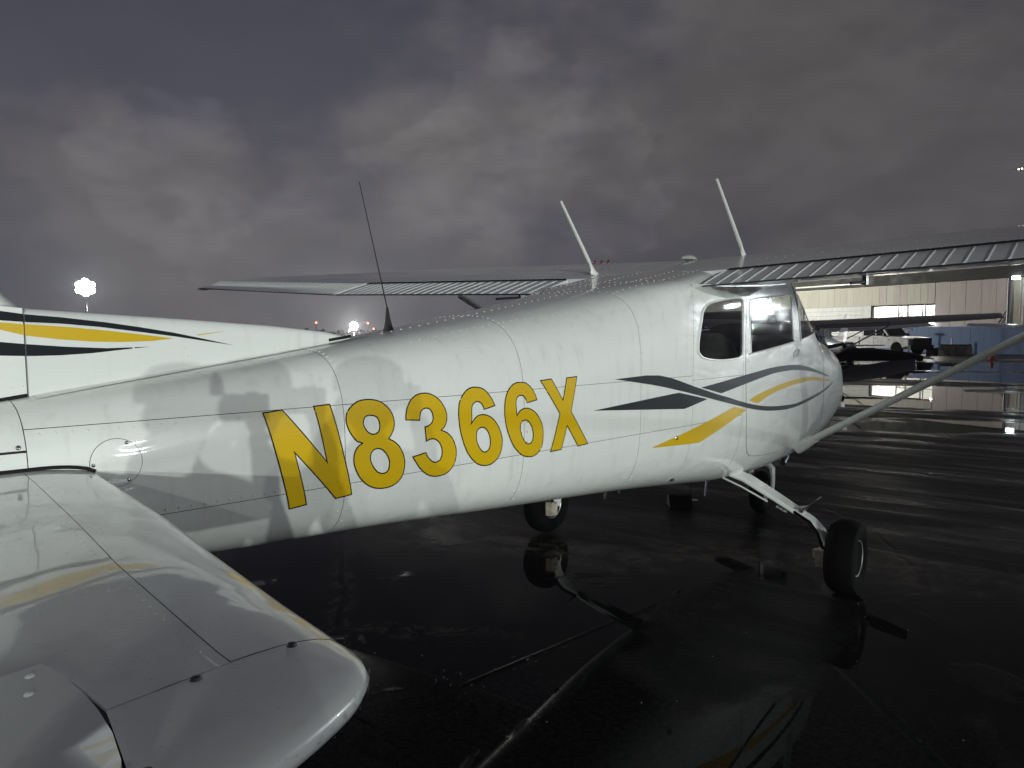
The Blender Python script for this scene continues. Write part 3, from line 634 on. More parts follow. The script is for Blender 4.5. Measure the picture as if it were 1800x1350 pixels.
# cabin interior
MB().box((-1.25,0,.74),(1.7,.74,.03)).build('cabin_floor',M_trim,AC,None)
MB().box((-2.28,0,1.22),(.03,.80,1.0)).build('rear_bulkhead',M_trim,AC,None)
mb=MB(); mb.box((-.33,0,1.28),(.12,1.02,.44)); mb.box((-.28,0,1.51),(.22,.98,.03)); mb.build('instrument_panel',M_trim,AC,None)
MB().box((-.09,0,1.1),(.03,1.0,.84)).build('firewall',M_trim,AC,None)
for x,y in((-1.15,-.26),(-1.15,.26),(-1.95,-.24),(-1.95,.24)):
    s=MB(); s.prism([(x-.22,0,.86),(x+.24,0,.90),(x+.26,0,1.00),(x-.20,0,.98)],(0,y-.21,0),(0,y+.21,0)); so=s.build('seat',M_seat,AC,30)
    s=MB(); r=[]
    for k,(dz,w) in enumerate(((.94,.20),(1.2,.21),(1.38,.20),(1.50,.15),(1.54,.08))):
        xx=x-.22-(dz-.94)*.28; r.append([(xx+.05*math.cos(t),y+w*math.copysign(abs(math.sin(t))**.6,math.sin(t)),dz) for t in np.linspace(0,2*math.pi,17)[:-1]])
    s.loft(r).build('backrest',M_seat,so,50)
for y in(-.26,.26):
    t=[(-.46+.10*math.cos(k*math.pi/8)*.25,y+.15*math.cos(k*math.pi/8),1.30+.10*math.sin(k*math.pi/8)) for k in range(17)]
    mb=MB(); mb.tube(t,.012,6,False); mb.tube([(-.46,y,1.30),(-.33,y,1.28)],.014,6); mb.build('control_yoke',M_seal,AC)

# ---- registration letters and stripes on the starboard side
LET=[('N',[],0),('8',['8h1','8h2'],1),('3',[],1),('6a',['6ah'],1),('6b',['6bh'],1),('X',[],0)]
for k,hs,sm in LET:
    o=np.array(D[k]); H=[np.array(D[h]) for h in hs]
    if sm: o=smooth(o,42,4); H=[smooth(h,80,4) for h in H]
    ol=decal('letter_outline',M_black,AC,o,H,.0007)
    le=decal('letter',M_gold,AC,inset(o,.0046),[inset(h,-.0046) for h in H],.0013)
    ol.parent=le
    ol.matrix_parent_inverse=Matrix.Identity(4)
    le['label']={'N':'gold letter N with black edge','8':'gold digit 8 with black edge','3':'gold digit 3 with black edge','6a':'gold digit 6 beside the 3','6b':'gold digit 6 beside the X','X':'gold letter X with black edge'}[k]
for k,m in(('s2',M_black),('s3',M_black),('s4',M_gold),('s5',M_gold),('s1',M_black)):
    L=np.array(D[k]); L=smooth(L,14,3) if k in('s1','s3','s4') else L
    decal('stripe',m if m is not M_black else M_navy,AC,L,[],.0030)

# ---- dorsal fin and vertical fin
DT=np.array([(-5.259,1.620),(-4.821,1.596),(-4.519,1.577),(-4.291,1.555),(-4.195,1.535)])
bw=lambda X:.010+.028*np.clip((-4.2-np.asarray(X,float))/1.05,0,1.3)
rings=[]
for X in np.linspace(-5.2615,-4.18,48):
    b=float(bw(X));zt=float(np.interp(X,DT[:,0],DT[:,1]));z0=float(sec(X)[1])-.045
    pr=[(-b*1.0,z0),(-b,zt-b*1.6)]+[(-b*math.cos(t),zt-b*1.6+b*1.6*math.sin(t)) for t in np.linspace(.2,math.pi-.2,9)]+[(b,zt-b*1.6),(b,z0)]
    rings.append([(X,y,z) for y,z in pr])
MB().loft(rings).build('dorsal_fin',M_white,AC,50)
fl_=lambda X:np.arccos(np.clip((bw(X)+.032)/sec(X)[0],0,.9))
skin('dorsal_flange',M_white,AC,band(-5.255,-4.12,fl_,lambda X:math.pi-fl_(X),6),off=.0016)
MB().box((-4.235,-.013,1.5315),(.10,.006,.010),Matrix.Rotation(R(-8),3,'Y')).build('flange_gap',M_seal,AC,None)
def le_x(z): return -5.266-max(0,z-1.622)*.98
def hg_x(z): return -5.99-(z-1.40)*.42
rings=[]
for z in list(np.linspace(1.335,1.618,7))+list(np.linspace(1.626,2.56,16)):
    x0=le_x(z);x1=hg_x(z);k=1-(z-1.4)/1.2*.45;b=.0395*k; nose=.10 if z>1.622 else .0005
    r=[(x0-nose*(1-math.cos(t)),-b*math.sin(t)*-1) for t in np.linspace(-math.pi/2,math.pi/2,9)]
    rr=[(x0-nose*(1-math.cos(t)),b*math.sin(t)) for t in np.linspace(math.pi/2,-math.pi/2,11)]
    rr=[(x1,b*.9)]+[(x0-(x0-x1)*.5,b)]+rr+[(x0-(x0-x1)*.5,-b),(x1,-b*.9)]
    rings.append([(x,y,z) for x,y in rr])
VF=MB().loft(rings).build('vertical_fin',M_white,AC,50)
rings=[]
for z in np.linspace(1.36,2.60,12):
    x1=hg_x(z)-.006;x2=-6.40-(z-1.36)*.34;k=1-(z-1.4)/1.2*.45;b=.034*k
    rings.append([(x1,b,z),(x1,-b,z),(x2,-.004,z),(x2,.004,z)])
MB().loft(rings).build('rudder',M_white,AC,30)
for sg in(-1,1):
    X=np.linspace(-5.268,-6.0,16); MB().tube([(x,sg*.0405,float(surf(x,math.acos(min(.9,.0405/float(sec(x)[0]))))[2])+.004) for x in X],.0055,6).build('fin_gap',M_seal,AC)
yfin=lambda X:np.where(X>-5.264,-bw(X),-.0395*(1-(1.55-1.4)/1.2*.45))-.0012
def ext(k,up,lo):   # carry the stripe back over the fin
    L=D[k]; i=np.argmin([p[0] for p in L]); return L
d1=D['d1'];d2=D['d2'];d3=D['d3']
d1=d1[:8]+d1[8:]+[(-5.6,1.622),(-5.98,1.655),(-5.98,1.705),(-5.6,1.652)]
d2=d2+[(-5.42,1.586)]
d3=d3+[(-5.6,1.510),(-5.98,1.535),(-5.98,1.60),(-5.6,1.558)]
for L,m in((d1,M_navy),(d2,M_gold),(d3,M_navy),(D['d4'],M_gold)):
    L=np.array(L);cut=-5.2645
    def clip(L,keep):
        out=[]
        for i in range(len(L)):
            p,q=L[i],L[(i+1)%len(L)];a=keep(p[0]);b=keep(q[0])
            if a: out.append(p)
            if a!=b: t=(cut-p[0])/(q[0]-p[0]);out.append(p+(q-p)*t)
        return np.array(out)
    for keep,xo in((lambda x:x>cut,.0012),(lambda x:x<=cut,-.0012)):
        P=clip(L,keep)
        if len(P)<3: continue
        P=np.where(np.abs(P[:,:1]-cut)<1e-6,P+[xo,0],P)
        decal('stripe',m,AC,P,[],.0006,yf=lambda X:np.where(X>cut,-bw(X),-.0395*(1-(1.55-1.4)/1.2*.45)-.0006))

# ---- horizontal tail
ZM,TH=1.178,.032
LEP=[(-5.150,-.130),(-5.185,-.33),(-5.274,-.822),(-5.337,-1.108),(-5.393,-1.384),(-5.415,-1.507),(-5.4215,-1.5385)]
SEA=[(-5.318,-.130),(-5.350,-.33),(-5.437,-.822),(-5.492,-1.108),(-5.536,-1.384),(-5.555,-1.507),(-5.5585,-1.5385)]
TIP=[(-5.4225,-1.5405),(-5.424,-1.555),(-5.430,-1.580),(-5.438,-1.605),(-5.450,-1.626),(-5.468,-1.644),(-5.492,-1.660),(-5.526,-1.675),(-5.570,-1.690),(-5.610,-1.700),(-5.650,-1.706),(-5.700,-1.710),(-5.722,-1.711)]
def rim(P,S,n,T,sg,k0=2.0,k1=2.0):
    V=[];m=15
    for i_,(p,s) in enumerate(zip(P,S)):
        k=k0+(k1-k0)*min(1,i_/(len(P)*.45))
        for j in range(m):
            th=-math.pi/2+math.pi*j/(m-1); u=1-math.cos(th); z=math.copysign((1-(1-u)**k)**(1/k) if u<1 else 1.0,th) if abs(th)>1e-9 else 0
            V.append((p[0]+(s[0]-p[0])*u,sg*(p[1]+(s[1]-p[1])*u),ZM+T*z))
    F=[(i*m+j,i*m+j+1,(i+1)*m+j+1,(i+1)*m+j) for i in range(len(P)-1) for j in range(m-1)]
    return V,F
def plate(L,z0,z1,sg):
    m_=MB(); n=len(L); m_.add([(x,sg*y,z0) for x,y in L]+[(x,sg*y,z1) for x,y in L],[tuple(range(n)),tuple(range(2*n-1,n-1,-1))]+[(i,n+i,n+(i+1)%n,(i+1)%n) for i in range(n)]); return m_
for sg,side in((1,'r'),(-1,'l')):
    Pd=densify(LEP,.05,False); k=np.linspace(0,1,len(Pd)); 
    Sd=np.stack([np.interp(Pd[:,1][::-1],[p[1] for p in LEP][::-1],[s[j] for s in SEA][::-1])[::-1] for j in(0,1)],1); Sd[:,1]=Pd[:,1]
    hs=new_empty('horizontal_stabilizer'); hs.parent=AC
    V,F=rim(Pd,Sd+[.0006,0],0,TH,sg); MB().add(V,F).build('nose_skin',M_stab,hs,60)
    Td=densify(smooth(np.array(TIP+[(-5.60,-1.56)]),30,3)[:len(TIP)*3-2],.004,False)
    q=np.linspace(0,1,len(Td))[:,None]; Si=np.array([(-5.5575,-1.5405)])*(1-q)+np.array([(-5.6805,-1.5425)])*q
    V,F=rim(Td,Si,0,TH,sg,2.0,2.5); MB().add(V,F).build('tip_cap',M_stab,hs,60)
    # aft side of the cap up to the horn
    inn=[tuple(s) for s in SEA[::1]]
    reg=[(x-.0007,y) for x,y in SEA]+[(-5.60,-1.5385),(-5.6790,-1.5400),(-5.6775,-1.46),(-5.6805,-1.4075),(-5.846,-1.396),(-5.846,-.10),(-5.330,-.10)]
    plate(reg,ZM-TH,ZM+TH,sg).build('stabilizer_skin',M_stab,hs,30)
    plate([(x+.016,y) for x,y in SEA]+[(-5.545,-1.556),(-5.690,-1.562),(-5.700,-1.38),(-5.83,-1.38),(-5.83,-.11)],ZM-TH+.006,ZM+TH-.003,sg).build('inner_frame',M_seal,hs,None)
    # elevator with its balance horn, drooped a few degrees about the hinge
    EL=new_empty('elevator'); EL.parent=AC; EL.location=(-5.855,0,ZM); EL.rotation_euler=(0,R(-3.2),0)
    horn=[(-5.686,-1.412),(-5.683,-1.46),(-5.684,-1.507),(-5.688,-1.55),(-5.696,-1.60),(-5.708,-1.645),(-5.726,-1.685),(-5.75,-1.708),(-5.855,-1.712)]
    body=MB(); n=0
    top=[(-5.855+.006,-.14)]; 
    o=[(x+5.855,y) for x,y in horn]
    def ev(L,zf): return [(x,sg*y,zf(x)) for x,y in L]
    L=[(0,-1.400),(o[0][0],-1.412)]+o[1:]+[(-.30,-1.712),(-.345,-1.66),(-.41,-.14),(0,-.14)]
    tz=lambda x:TH*.98 if x>=0 else max(.004,TH*.98*(1+x/.42))
    # upper/lower faces triangulated through strips so that the taper is real
    P,Fc=cdt(densify(L,.04),[],.05,.06)
    nV=len(P); V=[(x,sg*y,tz(x)) for x,y in P]+[(x,sg*y,-tz(x)) for x,y in P]
    F=[tuple(f) for f in Fc]+[tuple(nV+i for i in f[::-1]) for f in Fc]; nb=len(densify(L,.04)); F+=[(i,(i+1)%nb,nV+(i+1)%nb,nV+i) for i in range(nb)]
    MB().add(V,F).build('elevator_skin',M_stab,EL,35)
    for x,y in((-5.703,-1.432),(-5.716,-1.47)): MB().dome((x+5.855,sg*y,TH*.98),(0,0,1),.0045,.002,10).build('screw',M_stab,EL)
    for x,y in((-5.600,-1.5475),(-5.496,-1.554),(-5.70,-1.665)): MB().dome((x,sg*y,ZM+TH*.985),(0,0,1),.0062,.0042,12).build('screw',M_dmetal,hs)
    X=np.linspace(-5.165,-5.86,36); MB().tube([(x,sg*(float(sideY(x,ZM+TH))-.004),ZM+.004+TH*(1-max(0,(x+5.29)/.13)**2)**.5 if x<-5.16 else ZM) for x in X],.0050,6).build('root_seal',M_seal,hs)
# inspection cover with three screws
cc=np.array([-5.113,1.206]);Rr=.0655
L=[(cc[0]+Rr*.98*math.cos(t),cc[1]+Rr*math.sin(t)) for t in np.linspace(0,2*math.pi,41)[:-1]]
L2=[(cc[0]+(Rr-.0016)*.98*math.cos(t),cc[1]+(Rr-.0016)*math.sin(t)) for t in np.linspace(0,2*math.pi,41)[:-1]]
decal('cover_edge',M_dmetal,AC,L,[],.0005); ic=decal('inspection_cover',M_white,AC,L2,[],.0014)
def on_side(X,Z,off=0,port=False):
    ph=phi_of(X,Z);p=surf(X,ph)+surf_n(X,ph)*off;n=surf_n(X,ph)
    if port:p=p*[1,-1,1];n=n*[1,-1,1]
    return p,n
for x,z in((-5.085,1.257),(-5.168,1.206),(-5.085,1.157)):
    p,n=on_side(x,z,.0012);MB().dome(p,n,.0052,.0032,12).build('screw',M_screw,ic)
for x,z in((-5.326,1.270),):
    for pt in(False,True):
        p,n=on_side(x,z,.001,pt);MB().dome(p,n,.0062,.0036,12).build('screw',M_screw,AC)
# ---- wings
WT=np.array([(0,-2.273,1.779,-.640,1.976),(.40,-2.273,1.790,-.640,1.987),(2.57,-2.285,1.866,-.640,2.058),(5.30,-1.955,2.049,-.79,2.150),(5.41,-1.94,2.056,-.81,2.152)])
def wsec(y): return [np.interp(y,WT[:,0],WT[:,i]) for i in range(1,5)]
def yt(x): return 5*.128*(.2969*np.sqrt(x)-.1260*x-.3516*x*x+.2843*x**3-.1036*x**4)
def yc(x): return np.where(x<.4,.02/.16*(.8*x-x*x),.02/.36*(.2+.8*x-x*x))
def wpt(y,x,up,k=1.0):
    tx,tz,lx,lz=wsec(y);c=lx-tx;q=yc(x)+(yt(x) if up else -yt(x))*k
    return (lx-c*x+q*(lz-tz)*0,y,lz+(tz-lz)*x+q*c)
XU=(1-np.cos(np.linspace(0,math.pi*.62,18)));XU=XU/XU[-1]
def wing_ring(y,x1,k=1.0): return [wpt(y,x,True,k) for x in (XU*x1)[::-1]]+[wpt(y,x,False,k) for x in (XU*x1)[1:]]
def flip(rings,sg): return [[(p[0],p[1]*sg,p[2]) for p in r] for r in rings]
HX=.787
for sg in(-1,1):
    wg=MB().loft(flip([wing_ring(y,HX) for y in(.0005,.30,.60,1.2,1.9,2.57,3.4,4.3,5.30)],sg)).build('wing',M_wing,AC,35)
    tp=[]
    for y,k,sh in((5.303,1,0),(5.38,.97,.0),(5.43,.8,.02),(5.455,.5,.05),(5.465,.12,.09)):
        r=wing_ring(min(y,5.41),.999,k); r=[(p[0]*(1-sh)+(-1.37)*sh,y,p[2]+(-.01*(1-k)*3)) for p in r]; tp.append(r)
    MB().loft(flip(tp,sg)).build('wing_tip',M_wing,wg,40)
    def cs(y0,y1,name,lab=None,x0=.795,dz=0):
        r=[]
        for y in (y0,(y0+y1)/2 if not(y0<2.57<y1) else 2.57,y1):
            xx=np.linspace(.999,x0,8); r.append([(p[0],p[1],p[2]+dz) for p in [wpt(y,x,True) for x in xx]+[wpt(y,x,False) for x in xx[::-1]]])
        return MB().loft(flip(r,sg)).build(name,M_wing,AC,30)
    fp=cs(.545,2.560,'flap',dz=-.004); al=cs(2.585,5.295,'aileron',dz=.004)
    # pressed stiffening beads: one mesh, one object per bead
    def bead_mesh(y):
        m_=MB();r=[]
        for x in np.linspace(.802,.992,9):
            p=np.array(wpt(y,x,True));w=.0062*min(1,(x-.797)/.012)*min(1,(1-x)/.006+.35);h=.0062*min(1,(x-.797)/.012)
            r.append([(p[0],w*math.cos(t),p[2]+h*math.sin(t)-.001) for t in np.linspace(0,math.pi,7)])
        return m_.loft(r,True,False)
    proto=None;z0=wpt(.6,.9,True)[2]
    for k in range(25):
        y=.5262+.08015*(k+.25)
        if y>2.55: break
        if proto is None: proto=bead_mesh(.6).build('bead',M_wing,fp,60); o=proto
        else: o=proto.copy();COL.objects.link(o);o.parent=fp
        o.location=(wpt(y,.9,True)[0]-wpt(.6,.9,True)[0],sg*y,wpt(y,.9,True)[2]-z0-.004)
    for k in range(34):
        y=2.63+.0795*k
        if y>5.27: break
        o=proto.copy();COL.objects.link(o);o.parent=al
        a=np.array(wpt(y,.802,True));b=np.array(wpt(y,.992,True));A=np.array(wpt(.6,.802,True));B=np.array(wpt(.6,.992,True))
        s=(b[0]-a[0])/(B[0]-A[0]);o.scale=(s,1,1)
        sl=((b[2]-a[2])-(B[2]-A[2])*1.0)/(b[0]-a[0]); 
        o.location=(a[0]-A[0]*s,sg*y,a[2]-A[2]+.004)
        o.rotation_euler=(0,0,0)
        o.location.z+=((b[2]-a[2])-(B[2]-A[2]))*.5
    for y0,y1 in((.56,2.56),(2.585,5.29)):
        MB().tube([(p[0],sg*p[1],p[2]+.0005) for p in [wpt(y,.7925,True) for y in np.linspace(y0,y1,14)]],.0052,6).build('hinge_gap',M_seal,wg)
        MB().tube([(p[0]-.002,sg*p[1],p[2]-.006) for p in [wpt(y,.999,True) for y in np.linspace(y0,y1,14)]],.0045,6).build('trailing_edge',M_dmetal,fp if y0<1 else al)
    # strut with fairings
    a=Vector((-.36,sg*.50,.70));b=Vector((-.86,sg*2.52,1.905));d=(b-a).normalized();e=Vector((1,0,0));e=(e-d*e.dot(d)).normalized();f=d.cross(e)
    def sring(c,ch,th): return [c+e*(ch*(math.cos(t)*.5+.08*math.cos(2*t)))+f*(th*.5*math.sin(t)) for t in np.linspace(0,2*math.pi,19)[:-1]]
    st=MB().loft([sring(a+(b-a)*t,.118,.050) for t in(0,.2,.5,.8,1)]).build('wing_strut',M_white,AC,50)
    MB().loft([sring(a+(b-a)*t,.118+k,.05+k) for t,k in((-.015,.055),(.01,.045),(.035,.022),(.05,.008))]).build('strut_fairing',M_white,st,50)
    for dz in(0,.022): MB().dome((-.41,sg*(.522),.752+dz),(0,sg,.2),.008,.006,8).build('bolt',M_metal,st)
    # flap rail and hinge arms under the wing
    for y in(): MB().box((-2.02,sg*y,wpt(y,.86,False)[2]-.02),(.30,.02,.035)).build('flap_rail',M_wing,wg,None)
    for y in(1.2,):
        mb=MB();mb.tube([(-1.62,sg*y,wpt(y,.6,False)[2]-.03),(-1.9,sg*y,wpt(y,.8,False)[2]-.035)],.008,8);mb.box((-1.6,sg*y,wpt(y,.6,False)[2]-.02),(.05,.02,.05));mb.build('flap_rod',M_dmetal,wg)
    # root fairing between flap and cabin side
    r=[]
    for x,hh in((-2.265,.012),(-2.12,.045),(-1.9,.075),(-1.6,.065),(-1.3,.02),(-1.1,.004)):
        zc_=wpt(.55,(-.64-x)/1.633,False)[2]
        ys=abs(float(sideY(x,zc_-hh)))
        r.append([(x,sg*(ys-.01),zc_+.01),(x,sg*.60,zc_+.005),(x,sg*.60,zc_-.006),(x,sg*(ys-.005),zc_-hh)])
    MB().loft(r).build('root_fairing',M_white,wg,30)
    nl=MB().lathe([(0,-.025),(.010,-.02),(.013,0),(.008,.02),(0,.028)],(-1.42 if sg>0 else -1.25,sg*5.466,2.094 if sg>0 else 2.10),'x',10).build('navigation_light',M_redlens if sg>0 else M_grnlens,wg)
# ---- main gear
M_wheelhub=mat('wheel_hub',(.35,.34,.32),.4,.6)
for sg in(-1,1):
    LG=[(-1.27,.30,.62,.16),(-1.30,.45,.588,.152),(-1.345,.63,.515,.135),(-1.385,.80,.442,.118),(-1.412,.90,.398,.104),(-1.425,.955,.352,.096),(-1.432,.985,.295,.09),(-1.435,1.0,.215,.085)]
    r=[]
    for i,(x,y,z,w) in enumerate(LG):
        p0=np.array(LG[max(i-1,0)][:3]);p1=np.array(LG[min(i+1,len(LG)-1)][:3]);d=p1-p0;n=np.array([0,-d[2],d[1]]);n/=np.linalg.norm(n);t=.011
        q=np.array([x,y,z])
        pr=[(-w/2,0),(-w/2+.006,t),(w/2-.012,t),(w/2,0),(w/2-.012,-t),(-w/2+.006,-t)]
        r.append([(q[0]+u,sg*(q[1]+n[1]*v),q[2]+n[2]*v) for u,v in pr])
    lg=MB().loft(r).build('main_gear_leg',M_white,AC,30)
    off=lambda i,dx,dz:(LG[i][0]-LG[i][3]/2+dx,sg*LG[i][1],LG[i][2]+dz)
    MB().tube([off(0,-.012,0),off(1,-.012,0),off(2,-.012,0),off(3,-.010,.0)],.010,8).build('brake_line',M_white,lg)
    MB().tube([off(0,-.03,-.03),off(1,-.035,-.038),off(2,-.03,-.030)],.006,8).build('brake_line',M_white,lg)
    p=Vector(off(2,-.03,-.03));q=Vector(off(3,-.02,-.02));mb=MB()
    for t in(.0,.14,.28): mb.tube([p+(q-p)*(t+.35),p+(q-p)*(t+.46)],.0105,8)
    mb.build('line_fitting',M_metal,lg)
    MB().tube([off(3,-.012,.005),off(4,-.028,.012),off(5,-.038,.0),off(6,-.05,-.01),(-1.495,sg*.992,.255)],.0095,8).build('brake_hose',M_rubber,lg)
    mb=MB();mb.add([(-1.435,sg*.795,.462),(-1.34,sg*.795,.462),(-1.34,sg*.86,.475),(-1.435,sg*.86,.475),(-1.34,sg*.925,.535),(-1.435,sg*.925,.535),(-1.435,sg*.84,.442),(-1.34,sg*.84,.442)],[(0,1,2,3),(3,2,4,5),(3,2,7,6)])
    so=mb.build('step_plate',M_metal,lg,None); md=so.modifiers.new('s','SOLIDIFY');md.thickness=.005
    mb=MB();mb.box((-1.520,sg*.985,.215),(.075,.055,.10));mb.box((-1.525,sg*.955,.235),(.04,.03,.05));mb.build('brake_caliper',mat('caliper',(.42,.37,.31),.6,noise=(20,.3)),lg,None)
    wh=new_empty('main_wheel');wh.parent=AC;wh.location=(-1.435,sg*1.098,.222)
    pr=[(.098,-.062),(.125,-.076),(.165,-.083),(.196,-.076),(.213,-.052),(.219,-.024)]
    prof=pr+[(.2205,-.004)]+[(.2205,.004)]+[(a,-b) for a,b in pr[::-1]]
    MB().lathe(prof,(0,0,0),'y',40).build('tyre',M_rubber,wh,40)
    mb=MB();mb.lathe([(.098,-.06),(.105,-.068),(.112,-.06),(.098,-.05),(.05,-.03),(.03,-.05),(0,-.055)],(0,0,0),'y',28);mb.lathe([(.098,.06),(.105,.068),(.112,.06),(.098,.05),(.05,.03),(.03,.05),(0,.055)],(0,0,0),'y',28)
    mb.build('hub',M_wheelhub,wh,40)
    for k in range(6):
        a=k*math.pi/3;MB().box((.07*math.cos(a),sg*.044,.07*math.sin(a)),(.02,.012,.02)).build('hub_bolt',M_metal,wh,None)
# ---- nose gear
ng=new_empty('nose_gear');ng.parent=AC
MB().tube([(.19,0,.70),(.19,0,.42)],.028,12).build('oleo',M_metal,ng)
for sg in(-1,1):
    MB().tube([(.19,sg*.0,.425),(.19,sg*.05,.425),(.19,sg*.088,.39),(.185,sg*.095,.30),(.18,sg*.092,.17)],[.028,.028,.024,.019,.017],8).build('fork_arm',M_white,ng)
prn=[(.07,-.04),(.09,-.055),(.13,-.064),(.16,-.054),(.175,-.03),(.18,0)]
nw=MB().lathe(prn+[(a,-b) for a,b in prn[-2::-1]],(.18,0,.18),'y',32).build('nose_tyre',M_rubber,ng,40)
MB().lathe([(0,-.05),(.07,-.045),(.07,.045),(0,.05)],(.18,0,.18),'y',20).build('hub',M_wheelhub,ng,40)
# ---- propeller and spinner
MB().lathe([(.17,0),(.165,.06),(.13,.16),(.08,.25),(.03,.30),(0,.31)],(1.335,0,1.06),'x',24).build('spinner',M_white,AC)
mb=MB()
for s in(1,-1):
    r=[]
    for t,c,th,tw in((.14,.12,.035,50),(.4,.16,.022,32),(.7,.15,.014,20),(.95,.10,.006,14)):
        a=R(tw);r.append([Vector((1.40,0,1.06))+Vector((math.sin(a)*c*.5*math.cos(k)+math.cos(a)*th*.5*math.sin(k),math.cos(a)*c*.5*math.cos(k)-math.sin(a)*th*.5*math.sin(k),s*t)) for k in np.linspace(0,2*math.pi,11)[:-1]])
    mb.loft([[(p.x,(p.y*.2-(p.z-1.06)*.98),(1.06+(p.z-1.06)*.2+p.y*.98)) for p in q] for q in r])
mb.build('propeller',M_dmetal,AC,40)
for sg in(-1,1): MB().box((1.33,sg*.20,1.12),(.03,.16,.10)).build('air_intake',M_seal,AC,None)
MB().tube([(.35,-.15,.62),(.30,-.16,.48),(.22,-.16,.44)],.03,10).build('exhaust_pipe',M_dmetal,AC)
for x,y,z,h in((-2.4,-.05,.69,.09),(-1.95,.12,.63,.10),(-1.2,-.12,.53,.12)): MB().tube([(x,y,z),(x-.03,y,z-h)],[.010,.005],6).build('belly_antenna',M_dmetal,AC)
# ---- roof aerials, beacon, vents
mb=MB();b0=Vector((-3.985,0,1.548));mb.loft([[b0+Vector((r*math.cos(t)*1.25-.045*h,r*math.sin(t)*.5,h)) for t in np.linspace(0,2*math.pi,13)[:-1]] for r,h in((.026,0),(.022,.012),(.012,.055),(.005,.105))])
a1=mb.build('aerial',M_seal,AC);MB().tube([(-3.990,0,1.65),(-4.118,0,2.125)],[.0026,.0015],6).build('whip',M_seal,a1)
MB().dome((-3.975,-.028,1.553),(0,-.3,1),.006,.004,8).build('bolt',M_metal,a1)
def rod(b,tip,r):
    b=Vector(b);tip=Vector(tip);d=tip-b;mb=MB()
    mb.loft([[b+Vector((rx*math.cos(t),ry*math.sin(t),0))+d*k for t in np.linspace(0,2*math.pi,13)[:-1]] for rx,ry,k in((.050,.022,-.02),(.046,.020,.015),(.026,.013,.05),(.015,.010,.13),(r,r,.19))])
    o=mb.build('aerial',M_whiteplastic,AC);MB().tube([b+d*.18,tip],[r*.95,r*.6],8).build('whip',M_whiteplastic,o)
rod((-1.79,.43,1.940),(-2.180,.43,2.366),.0135); rod((-1.11,-.33,2.045),(-1.588,-.33,2.492),.0145)
mb=MB();mb.loft([[(-1.10-.21*u,.035+.045*w*math.cos(t),2.050+.034*w*abs(math.sin(t))) for t in np.linspace(0,2*math.pi,13)[:-1]] for u,w in((0,.15),(.1,.7),(.35,1),(.7,.9),(.95,.4),(1,.1))]).build('antenna_fairing',M_whiteplastic,AC)
for i,dx in enumerate((-.05,0,.05)): MB().lathe([(.010,0),(.012,.014),(.006,.022),(0,.024)],(-1.40+dx*.3,.62-dx*1.0,2.048),'z',10).build('fuel_cap_flag',M_redlens,AC)
# ---- rivet rows (too small to pick apart)
rv=MB()
rvg=MB();rvn=MB()
GOLD=[np.array(D[k]) for k in('N','8','3','6a','6b','X','s4','s5')];DARK=[np.array(D[k]) for k in('s1','s2','s3')]
def riv(X,Z,port=False,r=.0042,h=.0022,seg=6):
    p,n=on_side(X,Z,.0002,port);q=np.array([[X,Z]]);b=rv
    if any(inpoly(q,L)[0] for L in GOLD): b=rvg
    elif any(inpoly(q,L)[0] for L in DARK): b=rvn
    if b is not rv: p=p+n*.0012
    b.dome(p,n,r,h,seg)
def rowX(a,b,Z,st=.036,**k):
    for X in np.arange(a,b,st): riv(X,Z(X) if callable(Z) else Z,**k)
def rowZ(X,a,b,st=.045,**k):
    for Z in np.arange(a,b,st): riv(X,Z,**k)
for a,b in zip(XS[:-1],XS[1:]):
    rowX(a+.03,b-.01,zU-.014);rowX(a+.03,b-.01,zL+.012)
for X in XS[1:]:
    zt=float(sec(X)[1]);zb=float(sec(X)[2]);rowZ(X+.016,zb+.07,zt-.06,.042);rowZ(X-.016,zb+.07,zt-.06,.042,r=.0032)
rowX(-2.27,-1.67,zU2-.013);rowX(-2.27,-1.67,zL+.012)
rowZ(-1.648,.75,1.85,.032,r=.0026)
rowX(-1.60,-.1,lambda X:.655,.025,r=.0024);rowX(-1.60,-.1,lambda X:.635,.03,r=.0024)
# ring rivets over the top of the tail cone
def ringtop(X,a=40,b=140,st=4.2):
    for d in np.arange(a,b,st):
        ph=R(d);p=surf(X,ph);rv.dome(p,surf_n(X,ph),.0040,.0024,6)
for X in(-4.409,-3.574,-2.749,-2.30): ringtop(X)
# lap rows along the top shoulder, rising to the wing root
TL=np.array([(-4.3,1.478),(-3.696,1.572),(-3.474,1.604),(-3.291,1.621),(-2.992,1.654),(-2.70,1.690)])
for X in np.arange(-4.05,-2.72,.042): riv(X,float(np.interp(X,TL[:,0],TL[:,1])),r=.003)
for d in(58,74,100,120):
    for X in np.arange(-2.70,-1.5,.055):
        ph=R(d);rv.dome(surf(X,ph),surf_n(X,ph),.0044,.0028,6)
for d in(90,):
    for X in np.arange(-4.05,-2.75,.05):
        ph=R(d-6);rv.dome(surf(X,ph),surf_n(X,ph),.0044,.0028,6)
for sg in(-1,1):
    for x in(.35,.62,.775):
        for y in np.arange(.62,5.2,.052):
            p=wpt(y,x,True);rv.dome((p[0],sg*p[1],p[2]),(0,0,1),.0042,.0026,6)
    for y in np.arange(.8,5.2,.42):
        for x in np.arange(.1,.77,.035): p=wpt(y,x,True);rv.dome((p[0],sg*p[1],p[2]),(0,0,1),.0028,.0015,6)
p,n=on_side(-2.435,.989,.003);MB().dome(p,n,.011,.005,14).build('static_port',M_metal,AC)
for y0 in(.36,.80,1.22):
    for x in np.arange(-5.80,-5.30-.19*y0,.028): rv.dome((x,-y0,ZM+TH),(0,0,1),.0020,.0006,8)
